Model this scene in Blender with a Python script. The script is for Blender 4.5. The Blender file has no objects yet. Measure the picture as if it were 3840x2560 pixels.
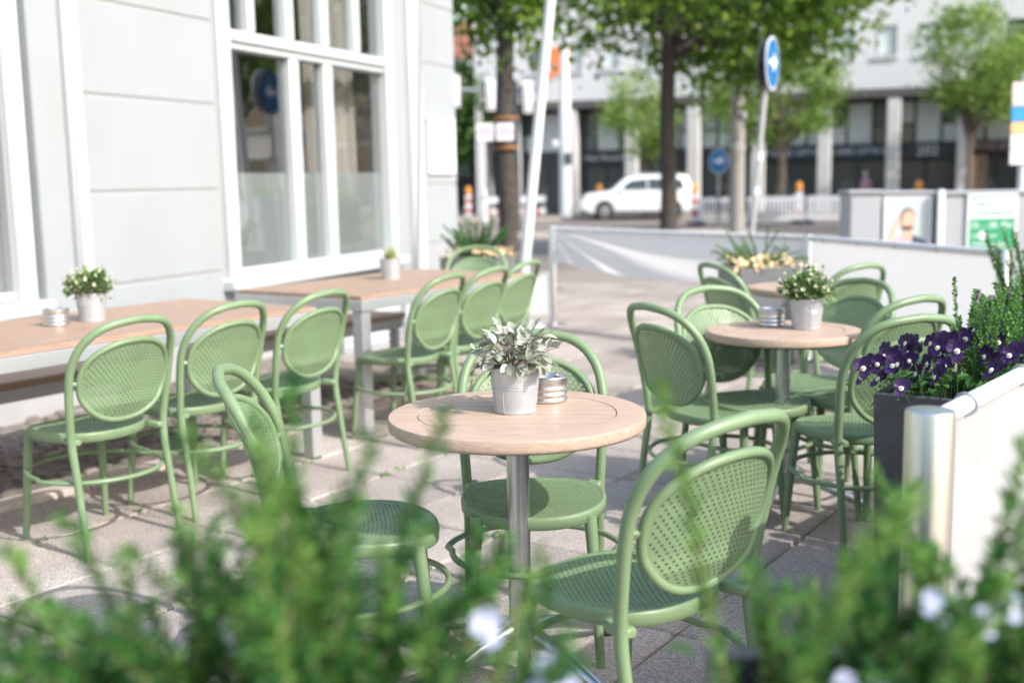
import bpy, bmesh, math, random
import numpy as np
from mathutils import Vector, Matrix, Euler

# ------------------------------------------------------------------ camera, world, sun
scene = bpy.context.scene
RND = random.Random(11)
NPR = np.random.default_rng(11)
PI = math.pi
rad = math.radians

cam_d = bpy.data.cameras.new('camera'); cam = bpy.data.objects.new('camera', cam_d)
scene.collection.objects.link(cam); scene.camera = cam
cam_d.sensor_width = 36.0; cam_d.lens = 40.0; cam_d.clip_start = 0.05; cam_d.clip_end = 800
cam.matrix_world = Matrix.Translation((0, 0, 1.37)) @ Matrix.Rotation(rad(90 - 8.08), 4, 'X') @ Matrix.Rotation(-0.018, 4, 'Z')
cam_d.dof.use_dof = True; cam_d.dof.focus_distance = 3.08; cam_d.dof.aperture_fstop = 1.9

SUN_EL = rad(39); SUN_H = Vector((0.783, -0.622))
to_sun = Vector((SUN_H.x * math.cos(SUN_EL), SUN_H.y * math.cos(SUN_EL), math.sin(SUN_EL)))
world = bpy.data.worlds.new('World'); scene.world = world; world.use_nodes = True
wn = world.node_tree; bg = wn.nodes['Background']
sky = wn.nodes.new('ShaderNodeTexSky'); sky.sky_type = 'NISHITA'; sky.sun_disc = False
sky.sun_elevation = SUN_EL; sky.sun_rotation = math.atan2(to_sun.x, to_sun.y)
sky.air_density = 1.5; sky.dust_density = 2.5; sky.ozone_density = 1.0
wn.links.new(sky.outputs[0], bg.inputs[0]); bg.inputs[1].default_value = 0.15
sun_d = bpy.data.lights.new('sun', 'SUN'); sun_d.energy = 2.7; sun_d.angle = rad(0.6); sun_d.color = (1.0, 0.96, 0.91)
sun = bpy.data.objects.new('sun', sun_d); scene.collection.objects.link(sun)
sun.rotation_euler = (-to_sun).to_track_quat('-Z', 'Y').to_euler()
vs = scene.view_settings
vs.view_transform = 'Standard'; vs.look = 'None'; vs.gamma = 1.0; vs.exposure = 1.05; vs.use_curve_mapping = False
scene.cycles.use_denoising = True
scene.cycles.max_bounces = 8; scene.cycles.transparent_max_bounces = 16
scene.cycles.sample_clamp_indirect = 6.0

# ------------------------------------------------------------------ helpers
COL = scene.collection

class MB:
    """collects geometry, build() links it as one mesh object"""
    def __init__(s): s.v = []; s.f = []
    def add(s, vs_, fs_, M=None):
        n = len(s.v)
        s.v += [tuple(M @ Vector(p)) if M else tuple(p) for p in vs_]
        s.f += [tuple(i + n for i in q) for q in fs_]
        return s
    def box(s, c, d, rz=0, M=None, bev=0.0):
        x, y, z = d[0] / 2, d[1] / 2, d[2] / 2
        T = Matrix.Translation(c) @ Matrix.Rotation(rz, 4, 'Z')
        if M: T = M @ T
        if bev <= 0:
            vs_ = [(-x, -y, -z), (x, -y, -z), (x, y, -z), (-x, y, -z), (-x, -y, z), (x, -y, z), (x, y, z), (-x, y, z)]
            fs_ = [(0, 3, 2, 1), (4, 5, 6, 7), (0, 1, 5, 4), (1, 2, 6, 5), (2, 3, 7, 6), (3, 0, 4, 7)]
        else:
            b = min(bev, x * .9, y * .9, z * .9)
            vs_, fs_ = [], []
            idx = {}
            for sx in (-1, 1):
                for sy in (-1, 1):
                    for sz in (-1, 1):
                        for k in range(3):
                            q = [sx * (x - b), sy * (y - b), sz * (z - b)]
                            q[k] = (sx * x, sy * y, sz * z)[k]
                            idx[(sx, sy, sz, k)] = len(vs_); vs_.append(tuple(q))
            for k in range(3):
                o = [i for i in range(3) if i != k]
                for sg in (-1, 1):
                    ring = []
                    for a, b2 in ((-1, -1), (1, -1), (1, 1), (-1, 1)):
                        t = [0, 0, 0]; t[k] = sg; t[o[0]] = a; t[o[1]] = b2
                        ring.append(idx[(t[0], t[1], t[2], k)])
                    fs_.append(tuple(ring))
            for k in range(3):
                o = [i for i in range(3) if i != k]
                for a in (-1, 1):
                    for b2 in (-1, 1):
                        e = []
                        for sg, kk in ((-1, o[0]), (1, o[0]), (1, o[1]), (-1, o[1])):
                            t = [0, 0, 0]; t[k] = sg; t[o[0]] = a; t[o[1]] = b2
                            e.append(idx[(t[0], t[1], t[2], kk)])
                        fs_.append(tuple(e))
            for sx in (-1, 1):
                for sy in (-1, 1):
                    for sz in (-1, 1):
                        fs_.append(tuple(idx[(sx, sy, sz, k)] for k in range(3)))
        return s.add(vs_, fs_, T)
    def tube(s, path, r, n=10, closed=False):
        P = [Vector(p) for p in path]; m = len(P)
        rr = r if isinstance(r, (list, tuple)) else [r] * m
        vs_, fs_ = [], []
        up = None
        for i in range(m):
            a = P[(i - 1) % m] if (closed or i > 0) else P[i]
            b = P[(i + 1) % m] if (closed or i < m - 1) else P[i]
            t = (b - a).normalized()
            if up is None:
                up = Vector((0, 0, 1)) if abs(t.z) < .9 else Vector((1, 0, 0))
            sd = t.cross(up)
            if sd.length < 1e-5: sd = t.cross(Vector((0, 1, 0)))
            sd.normalize(); up = sd.cross(t).normalized()
            for k in range(n):
                an = 2 * PI * k / n
                vs_.append(P[i] + (sd * math.cos(an) + up * math.sin(an)) * rr[i])
        for i in range(m if closed else m - 1):
            j = (i + 1) % m
            for k in range(n):
                l = (k + 1) % n
                fs_.append((i * n + k, i * n + l, j * n + l, j * n + k))
        if not closed:
            fs_.append(tuple(range(n))[::-1]); fs_.append(tuple((m - 1) * n + k for k in range(n)))
        return s.add(vs_, fs_)
    def lathe(s, prof, n=32, c=(0, 0, 0), M=None):
        vs_, fs_ = [], []
        m = len(prof)
        for r, z in prof:
            for k in range(n):
                an = 2 * PI * k / n
                vs_.append((c[0] + r * math.cos(an), c[1] + r * math.sin(an), c[2] + z))
        for i in range(m - 1):
            for k in range(n):
                l = (k + 1) % n
                fs_.append((i * n + k, i * n + l, (i + 1) * n + l, (i + 1) * n + k))
        if prof[0][0] > 1e-4: fs_.append(tuple(range(n))[::-1])
        if prof[-1][0] > 1e-4: fs_.append(tuple((m - 1) * n + k for k in range(n)))
        return s.add(vs_, fs_, M)
    def prism(s, poly, z0, z1, M=None):
        n = len(poly)
        vs_ = [(p[0], p[1], z0) for p in poly] + [(p[0], p[1], z1) for p in poly]
        fs_ = [tuple(range(n))[::-1], tuple(range(n, 2 * n))] + [(i, (i + 1) % n, n + (i + 1) % n, n + i) for i in range(n)]
        return s.add(vs_, fs_, M)
    def mesh(s, name, mat, smooth=True, angle=40):
        me = bpy.data.meshes.new(name); me.from_pydata(s.v, [], s.f); me.update()
        if mat: me.materials.append(mat)
        if smooth:
            me.shade_smooth(); me.set_sharp_from_angle(angle=rad(angle))
        return me
    def build(s, name, mat, parent=None, loc=(0, 0, 0), rot=(0, 0, 0), smooth=True, angle=40):
        bm = bmesh.new(); me = s.mesh(name, mat, False)
        bm.from_mesh(me); bmesh.ops.recalc_face_normals(bm, faces=bm.faces); bm.to_mesh(me); bm.free()
        if smooth: me.shade_smooth(); me.set_sharp_from_angle(angle=rad(angle))
        return link(name, me, parent, loc, rot)

def link(name, me, parent=None, loc=(0, 0, 0), rot=(0, 0, 0), scale=None):
    o = bpy.data.objects.new(name, me); COL.objects.link(o)
    o.location = loc; o.rotation_euler = rot
    if scale: o.scale = scale
    if parent: o.parent = parent
    return o

def np_mesh(name, V, F, mat, smooth=False):
    me = bpy.data.meshes.new(name)
    V = np.asarray(V, dtype=np.float32); F = np.asarray(F, dtype=np.int32)
    k = F.shape[1]
    me.vertices.add(len(V)); me.vertices.foreach_set('co', V.ravel())
    me.loops.add(F.size); me.loops.foreach_set('vertex_index', F.ravel())
    me.polygons.add(len(F)); me.polygons.foreach_set('loop_start', np.arange(0, F.size, k, dtype=np.int32))
    me.polygons.foreach_set('loop_total', np.full(len(F), k, dtype=np.int32))
    me.update(); me.validate()
    if mat: me.materials.append(mat)
    if smooth: me.shade_smooth()
    return me

def tag(o, label=None, cat=None, group=None, kind=None):
    if label: o['label'] = label
    if cat: o['category'] = cat
    if group: o['group'] = group
    if kind: o['kind'] = kind
    return o
def thing(name, label, cat, loc=(0, 0, 0), rz=0, group=None):
    o = bpy.data.objects.new(name, None); COL.objects.link(o)
    o.empty_display_size = .1; o.location = loc; o.rotation_euler = (0, 0, rz)
    return tag(o, label, cat, group)
def copy_tree(o, parent=None):
    c = o.copy(); COL.objects.link(c); c.parent = parent
    for ch in list(o.children): copy_tree(ch, c)
    return c
def text_mesh(name, body, size, mat, extrude=.004, align='CENTER'):
    cu = bpy.data.curves.new(name, 'FONT'); cu.body = body; cu.size = size; cu.extrude = extrude
    cu.align_x = align; cu.align_y = 'CENTER'; cu.resolution_u = 3
    o = bpy.data.objects.new(name, cu); COL.objects.link(o)
    me = bpy.data.meshes.new_from_object(o.evaluated_get(bpy.context.evaluated_depsgraph_get()))
    bpy.data.objects.remove(o); bpy.data.curves.remove(cu)
    me.name = name; me.materials.clear(); me.materials.append(mat)
    return me

# ------------------------------------------------------------------ materials
def mat(name, col, rough=.6, metal=0., spec=.5, noise=None, bump=0., bscale=60., coat=0.):
    """noise = (scale, second colour, contrast)"""
    m = bpy.data.materials.new(name); m.use_nodes = True
    nt = m.node_tree; b = nt.nodes['Principled BSDF']
    b.inputs['Base Color'].default_value = (*col, 1); b.inputs['Roughness'].default_value = rough
    b.inputs['Metallic'].default_value = metal; b.inputs['Specular IOR Level'].default_value = spec
    if coat: b.inputs['Coat Weight'].default_value = coat
    tc = nt.nodes.new('ShaderNodeTexCoord')
    if noise:
        n = nt.nodes.new('ShaderNodeTexNoise'); n.inputs['Scale'].default_value = noise[0]; n.inputs['Detail'].default_value = 6
        r = nt.nodes.new('ShaderNodeValToRGB'); c = noise[2] if len(noise) > 2 else .3
        r.color_ramp.elements[0].position = .5 - c / 2; r.color_ramp.elements[1].position = .5 + c / 2
        r.color_ramp.elements[0].color = (*noise[1], 1); r.color_ramp.elements[1].color = (*col, 1)
        nt.links.new(tc.outputs['Object'], n.inputs['Vector']); nt.links.new(n.outputs[0], r.inputs[0])
        nt.links.new(r.outputs[0], b.inputs['Base Color'])
    if bump:
        n2 = nt.nodes.new('ShaderNodeTexNoise'); n2.inputs['Scale'].default_value = bscale; n2.inputs['Detail'].default_value = 5
        bp = nt.nodes.new('ShaderNodeBump'); bp.inputs['Strength'].default_value = bump; bp.inputs['Distance'].default_value = .01
        nt.links.new(tc.outputs['Object'], n2.inputs['Vector']); nt.links.new(n2.outputs[0], bp.inputs['Height'])
        nt.links.new(bp.outputs[0], b.inputs['Normal'])
    return m

def leaf_mat(name, c0, c1, c2, trans=.35, rough=.5, per_obj=False):
    m = bpy.data.materials.new(name); m.use_nodes = True
    nt = m.node_tree; b = nt.nodes['Principled BSDF']; out = nt.nodes['Material Output']
    g = nt.nodes.new('ShaderNodeNewGeometry'); r = nt.nodes.new('ShaderNodeValToRGB')
    r.color_ramp.elements[0].color = (*c0, 1); r.color_ramp.elements[1].color = (*c2, 1)
    e = r.color_ramp.elements.new(.5); e.color = (*c1, 1)
    oi = nt.nodes.new('ShaderNodeObjectInfo')
    nt.links.new(oi.outputs['Random'] if per_obj else g.outputs['Random Per Island'], r.inputs[0])
    nt.links.new(r.outputs[0], b.inputs['Base Color']); b.inputs['Roughness'].default_value = rough
    b.inputs['Specular IOR Level'].default_value = .35
    t = nt.nodes.new('ShaderNodeBsdfTranslucent'); nt.links.new(r.outputs[0], t.inputs[0])
    mx = nt.nodes.new('ShaderNodeMixShader'); mx.inputs[0].default_value = trans
    nt.links.new(b.outputs[0], mx.inputs[1]); nt.links.new(t.outputs[0], mx.inputs[2]); nt.links.new(mx.outputs[0], out.inputs[0])
    return m

def glass_mat(name, tint=(.9, .93, .93), ior=1.8, rough=.0, gloss=(1, 1, 1)):
    m = bpy.data.materials.new(name); m.use_nodes = True
    nt = m.node_tree; nt.nodes.remove(nt.nodes['Principled BSDF']); out = nt.nodes['Material Output']
    fr = nt.nodes.new('ShaderNodeFresnel'); fr.inputs[0].default_value = ior
    t = nt.nodes.new('ShaderNodeBsdfTransparent'); t.inputs[0].default_value = (*tint, 1)
    g = nt.nodes.new('ShaderNodeBsdfGlossy'); g.inputs[0].default_value = (*gloss, 1); g.inputs['Roughness'].default_value = rough
    ge = nt.nodes.new('ShaderNodeNewGeometry'); inv = nt.nodes.new('ShaderNodeMath'); inv.operation = 'SUBTRACT'; inv.inputs[0].default_value = 1.0
    nt.links.new(ge.outputs['Backfacing'], inv.inputs[1]); mu = nt.nodes.new('ShaderNodeMath'); mu.operation = 'MULTIPLY'   # reflect on the outer face only
    nt.links.new(fr.outputs[0], mu.inputs[0]); nt.links.new(inv.outputs[0], mu.inputs[1])
    mx = nt.nodes.new('ShaderNodeMixShader'); nt.links.new(mu.outputs[0], mx.inputs[0])
    nt.links.new(t.outputs[0], mx.inputs[1]); nt.links.new(g.outputs[0], mx.inputs[2]); nt.links.new(mx.outputs[0], out.inputs[0])
    return m

def film_mat(name, col, alpha):
    m = bpy.data.materials.new(name); m.use_nodes = True
    nt = m.node_tree; b = nt.nodes['Principled BSDF']; out = nt.nodes['Material Output']
    b.inputs['Base Color'].default_value = (*col, 1); b.inputs['Roughness'].default_value = .4
    t = nt.nodes.new('ShaderNodeBsdfTransparent'); mx = nt.nodes.new('ShaderNodeMixShader'); mx.inputs[0].default_value = alpha
    nt.links.new(t.outputs[0], mx.inputs[1]); nt.links.new(b.outputs[0], mx.inputs[2]); nt.links.new(mx.outputs[0], out.inputs[0])
    return m

def wood_mat(name, c0, c1, axis=(1, 14, 14), rough=.5):
    m = bpy.data.materials.new(name); m.use_nodes = True
    nt = m.node_tree; b = nt.nodes['Principled BSDF']
    tc = nt.nodes.new('ShaderNodeTexCoord'); mp = nt.nodes.new('ShaderNodeMapping'); mp.inputs['Scale'].default_value = axis
    oi = nt.nodes.new('ShaderNodeObjectInfo'); ad = nt.nodes.new('ShaderNodeVectorMath'); ad.operation = 'ADD'
    n = nt.nodes.new('ShaderNodeTexNoise'); n.inputs['Scale'].default_value = 9; n.inputs['Detail'].default_value = 8; n.inputs['Roughness'].default_value = .6
    r = nt.nodes.new('ShaderNodeValToRGB'); r.color_ramp.elements[0].position = .34; r.color_ramp.elements[1].position = .68
    r.color_ramp.elements[0].color = (*c0, 1); r.color_ramp.elements[1].color = (*c1, 1)
    nt.links.new(tc.outputs['Object'], mp.inputs[0]); nt.links.new(mp.outputs[0], ad.inputs[0]); nt.links.new(oi.outputs['Location'], ad.inputs[1])
    nt.links.new(ad.outputs[0], n.inputs['Vector']); nt.links.new(n.outputs[0], r.inputs[0]); nt.links.new(r.outputs[0], b.inputs['Base Color'])
    bp = nt.nodes.new('ShaderNodeBump'); bp.inputs['Strength'].default_value = .08; bp.inputs['Distance'].default_value = .004
    nt.links.new(n.outputs[0], bp.inputs['Height']); nt.links.new(bp.outputs[0], b.inputs['Normal'])
    b.inputs['Roughness'].default_value = rough; b.inputs['Specular IOR Level'].default_value = .3
    return m

def paving_mat(name, c0, c1, c2):
    m = mat(name, c1, .9, spec=.08)
    nt = m.node_tree; b = nt.nodes['Principled BSDF']; tc = nt.nodes['Texture Coordinate']
    g = nt.nodes.new('ShaderNodeNewGeometry')
    n1 = nt.nodes.new('ShaderNodeTexNoise'); n1.inputs['Scale'].default_value = 1.7; n1.inputs['Detail'].default_value = 5
    n2 = nt.nodes.new('ShaderNodeTexNoise'); n2.inputs['Scale'].default_value = 160; n2.inputs['Detail'].default_value = 3
    vo = nt.nodes.new('ShaderNodeTexVoronoi'); vo.inputs['Scale'].default_value = 210
    for n in (n1, n2, vo): nt.links.new(g.outputs['Position'], n.inputs['Vector'])
    r1 = nt.nodes.new('ShaderNodeValToRGB'); r1.color_ramp.elements[0].position = .35; r1.color_ramp.elements[1].position = .66
    r1.color_ramp.elements[0].color = (*c0, 1); r1.color_ramp.elements[1].color = (*c2, 1)
    nt.links.new(n1.outputs[0], r1.inputs[0])
    r2 = nt.nodes.new('ShaderNodeValToRGB'); r2.color_ramp.elements[0].position = .38; r2.color_ramp.elements[1].position = .62
    r2.color_ramp.elements[0].color = (.55, .55, .55, 1); r2.color_ramp.elements[1].color = (1.25, 1.25, 1.25, 1)
    nt.links.new(n2.outputs[0], r2.inputs[0])
    oi = nt.nodes.new('ShaderNodeObjectInfo'); mr = nt.nodes.new('ShaderNodeMapRange')
    mr.inputs[3].default_value = .82; mr.inputs[4].default_value = 1.1
    nt.links.new(oi.outputs['Random'], mr.inputs[0])
    m1 = nt.nodes.new('ShaderNodeMixRGB'); m1.blend_type = 'MULTIPLY'; m1.inputs[0].default_value = .8
    nt.links.new(r1.outputs[0], m1.inputs[1]); nt.links.new(r2.outputs[0], m1.inputs[2])
    m2 = nt.nodes.new('ShaderNodeMixRGB'); m2.blend_type = 'MULTIPLY'; m2.inputs[0].default_value = 1
    nt.links.new(m1.outputs[0], m2.inputs[1]); nt.links.new(mr.outputs[0], m2.inputs[2])
    nt.links.new(m2.outputs[0], b.inputs['Base Color'])
    bp = nt.nodes.new('ShaderNodeBump'); bp.inputs['Strength'].default_value = .5; bp.inputs['Distance'].default_value = .003
    nt.links.new(vo.outputs['Distance'], bp.inputs['Height']); nt.links.new(bp.outputs[0], b.inputs['Normal'])
    return m

M = {}
M['green'] = mat('green_plastic', (.178, .262, .142), .42, noise=(9, (.167, .247, .133), .5), bump=.06, bscale=500)
M['wood'] = wood_mat('teak_composite', (.385, .275, .21), (.49, .372, .295))
M['wood_long'] = wood_mat('teak_composite_boards', (.285, .19, .14), (.385, .268, .205))
M['under'] = mat('dark_underside', (.03, .028, .026), .7)
M['alu'] = mat('brushed_aluminium', (.62, .63, .65), .34, 1., noise=(40, (.55, .56, .58), .4))
M['alu_satin'] = mat('satin_aluminium', (.60, .61, .63), .45, .75)
M['steel'] = mat('polished_steel', (.62, .60, .58), .33, 1.)
M['zinc'] = mat('galvanised_zinc', (.50, .52, .55), .38, .45, noise=(60, (.45, .47, .5), .5))
M['wall'] = mat('painted_render', (.312, .336, .36), .8, noise=(3, (.302, .326, .35), .6), bump=.25, bscale=140)
def streaks(m, amount, sc=(5, 5, .35)):
    nt = m.node_tree; b = nt.nodes['Principled BSDF']; src = b.inputs['Base Color'].links[0].from_socket
    g = nt.nodes.new('ShaderNodeNewGeometry'); mp = nt.nodes.new('ShaderNodeMapping'); mp.inputs['Scale'].default_value = sc
    n = nt.nodes.new('ShaderNodeTexNoise'); n.inputs['Scale'].default_value = 2.2; n.inputs['Detail'].default_value = 7
    r = nt.nodes.new('ShaderNodeValToRGB'); r.color_ramp.elements[0].position = .36; r.color_ramp.elements[1].position = .58
    k = 1 - amount; r.color_ramp.elements[0].color = (k, k * .985, k * .96, 1); r.color_ramp.elements[1].color = (1, 1, 1, 1)
    x = nt.nodes.new('ShaderNodeMixRGB'); x.blend_type = 'MULTIPLY'; x.inputs[0].default_value = 1
    nt.links.new(g.outputs['Position'], mp.inputs[0]); nt.links.new(mp.outputs[0], n.inputs['Vector']); nt.links.new(n.outputs[0], r.inputs[0])
    nt.links.new(src, x.inputs[1]); nt.links.new(r.outputs[0], x.inputs[2]); nt.links.new(x.outputs[0], b.inputs['Base Color'])
streaks(M['wall'], .025, (1.2, 1.2, .5))
streaks(M['green'], .07, (3, 3, 3))
_g = M['green'].node_tree; _n = _g.nodes.new('ShaderNodeTexNoise'); _n.inputs['Scale'].default_value = 22; _n.inputs['Detail'].default_value = 6
_r = _g.nodes.new('ShaderNodeMapRange'); _r.inputs[1].default_value = .35; _r.inputs[2].default_value = .65; _r.inputs[3].default_value = .34; _r.inputs[4].default_value = .58
_g.links.new(_g.nodes['Texture Coordinate'].outputs['Object'], _n.inputs['Vector']); _g.links.new(_n.outputs[0], _r.inputs[0]); _g.links.new(_r.outputs[0], _g.nodes['Principled BSDF'].inputs['Roughness'])
M['trim'] = mat('white_painted_wood', (.475, .51, .53), .45, noise=(6, (.455, .49, .51), .5))
M['plinth'] = mat('white_plinth_paint', (.40, .41, .42), .7, noise=(5, (.34, .335, .33), .5), bump=.15, bscale=80)
M['groove'] = mat('joint_render', (.295, .30, .31), .9)
M['glass'] = glass_mat('window_glass', (.84, .86, .86), 2.6)
M['film'] = film_mat('frosted_film', (.50, .52, .52), .62)
M['room'] = mat('room_plaster', (.50, .42, .36), .9)
M['roomfloor'] = mat('room_floor', (.25, .2, .16), .7)
M['curtain'] = mat('linen_curtain', (.62, .56, .52), .9)
M['anthracite'] = mat('anthracite_planter', (.075, .078, .085), .5, noise=(12, (.06, .062, .067), .5), bump=.1, bscale=200)
M['planter_grey'] = mat('grey_planter', (.15, .152, .16), .5, noise=(10, (.13, .132, .14), .5))
M['soil'] = mat('potting_soil', (.03, .022, .016), .95, bump=.6, bscale=90)
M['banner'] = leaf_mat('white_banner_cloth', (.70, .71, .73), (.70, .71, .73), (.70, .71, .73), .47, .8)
M['banner_near'] = mat('woven_banner_sun_dimmed', (.37, .375, .39), .8, 0., .2, noise=(5, (.31, .315, .33), .7), bump=.35, bscale=420)  # darker copy of the white banner cloth, colour dimmed to offset direct sun
M['paving'] = paving_mat('concrete_slab', (.345, .302, .275), (.41, .36, .33), (.44, .39, .358))
M['kerb'] = mat('pale_kerb_stone', (.52, .45, .40), .85, noise=(12, (.40, .35, .31), .4), bump=.3, bscale=60)
M['cobble'] = leaf_mat('dark_cobble', (.10, .085, .075), (.17, .145, .13), (.26, .23, .205), 0., .85)
M['joint'] = mat('joint_sand', (.25, .21, .175), .95, noise=(30, (.16, .145, .10), .4))
M['street'] = mat('asphalt', (.23, .20, .185), .95, 0., .08, noise=(2, (.20, .175, .16), .5), bump=.3, bscale=200)
M['sidewalk'] = mat('pale_pavement', (.29, .257, .235), .95, 0., .08, noise=(1.5, (.255, .226, .207), .5))
M['bark'] = mat('grey_bark', (.075, .065, .058), .95, noise=(14, (.035, .031, .028), .4), bump=1., bscale=28)
M['bark_tan'] = mat('tan_bark', (.22, .165, .125), .95, noise=(10, (.14, .11, .085), .4))
M['leaf_dark'] = leaf_mat('broad_leaf', (.05, .13, .02), (.13, .25, .032), (.26, .38, .06), .52)
M['leaf_light'] = leaf_mat('spring_leaf', (.12, .23, .04), (.21, .34, .065), (.34, .46, .12), .45)
M['leaf_far'] = leaf_mat('far_leaf', (.035, .09, .025), (.075, .16, .035), (.17, .27, .06), .35)
M['shrub'] = leaf_mat('shrub_leaf', (.018, .10, .03), (.05, .185, .04), (.135, .31, .062), .44)
M['shrub_tip'] = leaf_mat('shrub_tip_leaf', (.06, .19, .038), (.13, .29, .055), (.24, .39, .095), .42)
M['stem'] = mat('woody_stem', (.22, .15, .095), .8)
M['gstem'] = mat('green_stem', (.09, .18, .04), .7)
M['pansy_leaf'] = leaf_mat('pansy_leaf', (.03, .10, .022), (.06, .175, .035), (.12, .27, .06), .3)
M['herb'] = leaf_mat('fresh_herb_leaf', (.07, .20, .05), (.13, .29, .075), (.20, .38, .11), .35)
M['pansy'] = mat('dark_purple_petal', (.022, .006, .058), .6, noise=(60, (.045, .008, .085), .5))
M['pansy_w'] = mat('lavender_petal', (.52, .56, .72), .6, noise=(50, (.42, .46, .68), .5))
M['pansy_y'] = mat('apricot_petal', (.80, .56, .34), .6, noise=(50, (.84, .66, .44), .5))
M['petal_white'] = mat('white_petal', (.66, .66, .60), .6)
M['petal_cream'] = mat('cream_petal', (.58, .60, .42), .6)
M['eye'] = mat('pale_flower_eye', (.75, .72, .72), .6)
M['eye_y'] = mat('yellow_flower_eye', (.75, .50, .10), .6)
M['silver_leaf'] = leaf_mat('silver_leaf', (.24, .27, .20), (.38, .405, .335), (.52, .53, .475), .2, .6, True)
M['white'] = mat('white_paint', (.66, .67, .70), .5)
M['white_pole'] = mat('white_pole_paint', (.62, .64, .68), .4)
M['facade'] = mat('white_facade', (.62, .625, .645), .85, noise=(.4, (.59, .595, .615), .5))
M['column'] = mat('pale_column', (.62, .61, .62), .8, noise=(1, (.56, .55, .55), .5))
M['beige'] = mat('beige_facade', (.42, .35, .29), .9, noise=(.6, (.36, .30, .25), .5))
M['stone'] = mat('sandstone_facade', (.36, .31, .27), .9, noise=(.8, (.29, .25, .22), .5))
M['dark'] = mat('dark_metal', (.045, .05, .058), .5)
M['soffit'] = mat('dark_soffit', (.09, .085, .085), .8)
M['pane'] = mat('far_window_pane', (.10, .125, .13), .12, spec=.8)
M['pane_light'] = mat('blind_behind_pane', (.62, .67, .68), .35, spec=.6)
M['pane_dark'] = mat('dark_shop_pane', (.055, .07, .075), .15, spec=.6)
M['navy'] = mat('navy_sign_board', (.02, .055, .10), .5)
M['letter'] = mat('white_lettering', (.75, .74, .80), .5)
M['pink_letter'] = mat('pinkish_lettering', (.70, .52, .52), .5)
M['blue'] = mat('traffic_blue', (.03, .27, .62), .4)
M['grey_metal'] = mat('grey_metal', (.42, .43, .45), .45, .5)
M['lamp_post'] = mat('grey_concrete_mast', (.33, .31, .30), .9)
M['orange'] = mat('orange_plastic', (.85, .33, .06), .4)
M['orange_sign'] = mat('orange_sign_paint', (.72, .17, .045), .5)
M['red'] = mat('red_stripe', (.46, .15, .12), .5)
M['car'] = mat('white_car_paint', (.76, .78, .80), .25, coat=.6)
M['tyre'] = mat('tyre_rubber', (.02, .02, .022), .8)
M['rim'] = mat('alloy_rim', (.35, .36, .38), .35, .8)
M['carglass'] = mat('tinted_car_glass', (.02, .035, .04), .08, spec=.8)
M['cabinet'] = mat('light_grey_cabinet', (.31, .325, .355), .55, noise=(3, (.32, .335, .365), .5))
M['poster_blue'] = mat('pale_poster_paper', (.42, .47, .49), .6)
M['skin'] = mat('printed_skin', (.60, .38, .28), .6)
M['hair'] = mat('printed_dark_hair', (.10, .06, .045), .7)
M['print_pink'] = mat('printed_pink_shirt', (.48, .22, .38), .6, noise=(60, (.62, .45, .56), .3))
M['print_navy'] = mat('printed_navy', (.06, .075, .11), .6)
M['poster_green'] = mat('printed_green', (.02, .27, .13), .5)
M['person_skin'] = mat('skin', (.50, .32, .24), .6)
M['coat_purple'] = mat('purple_red_jacket', (.32, .03, .20), .8)
M['trousers'] = mat('dark_trousers', (.02, .025, .04), .8)
M['strap'] = mat('brown_orange_strap', (.30, .13, .05), .7)
M['hedge'] = leaf_mat('hedge_leaf', (.10, .24, .03), (.20, .38, .05), (.32, .50, .10), .4)
M['awning'] = mat('grey_awning', (.27, .28, .30), .8)

# axes of the terrace furniture: A along the long tables, N towards the wall
TA = rad(34); A = Vector((math.sin(TA), math.cos(TA), 0)); N = Vector((-math.cos(TA), math.sin(TA), 0))
RZA = PI / 2 - TA          # rotation that turns local +X onto A
V3 = lambda x, y, z=0.: Vector((x, y, z))

# ------------------------------------------------------------------ ground
m = MB()
m.add([(-300, -60, -.06), (300, -60, -.06), (300, 13, -.06), (-300, 13, -.06), (300, 17, -.31), (-300, 17, -.31), (300, 500, -.31), (-300, 500, -.31)],
      [(0, 1, 2, 3), (3, 2, 4, 5), (5, 4, 6, 7)])
ground = tag(m.build('ground', M['sidewalk'], smooth=False), 'pale paved ground of the square and street', 'ground', kind='structure')
m = MB(); m.box((0, 40.5, -.303), (240, 13, .012)); tag(m.build('street', M['street'], smooth=False), 'grey asphalt street behind the terrace', 'street', kind='structure')
m = MB(); m.box((0, 23.0, -.303), (240, 3.2, .012)); tag(m.build('street', M['street'], smooth=False), 'narrow asphalt lane close behind the white banners', 'street', kind='structure')
for y in (33.85, 47.15):
    m = MB(); m.box((0, y, -.25), (240, .28, .13)); tag(m.build('kerb', M['kerb'], smooth=False), 'pale kerb edging the asphalt street', 'kerb', kind='structure', group='street kerbs')

# terrace paving: slabs .5 m laid along the table axis
pav = MB(); pav.box((1.2, 6.2, -.032), (13.0, 15.0, .04), rz=-TA)
paving = tag(pav.build('terrace_paving', M['joint'], smooth=False), 'concrete slab paving of the cafe terrace with sandy joints', 'paving', kind='structure')
W0 = V3(-3.02, 6.57); WA = rad(22.5); WD = V3(math.sin(WA), math.cos(WA)); WN = V3(math.cos(WA), -math.sin(WA))
slab_meshes = []
for k in range(4):
    mb = MB(); r = random.Random(k); mb.box((0, 0, 0), (.492 - r.random() * .004, .492 - r.random() * .004, .05), bev=.006 + .002 * k)
    slab_meshes.append(mb.mesh('slab', M['paving'], False))
N0 = V3(-.95, 5.62)            # near edge line of the long tables
def nd(p): return (p - N0).dot(N)
def cam_px(p):
    th = rad(8.08); F = V3(0, math.cos(th), -math.sin(th)); U = V3(0, math.sin(th), math.cos(th)); v = p - V3(0, 0, 1.37)
    d = v.dot(F); return (v.x / d * 4267, v.dot(U) / d * 4267, d)
cells = []
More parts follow.
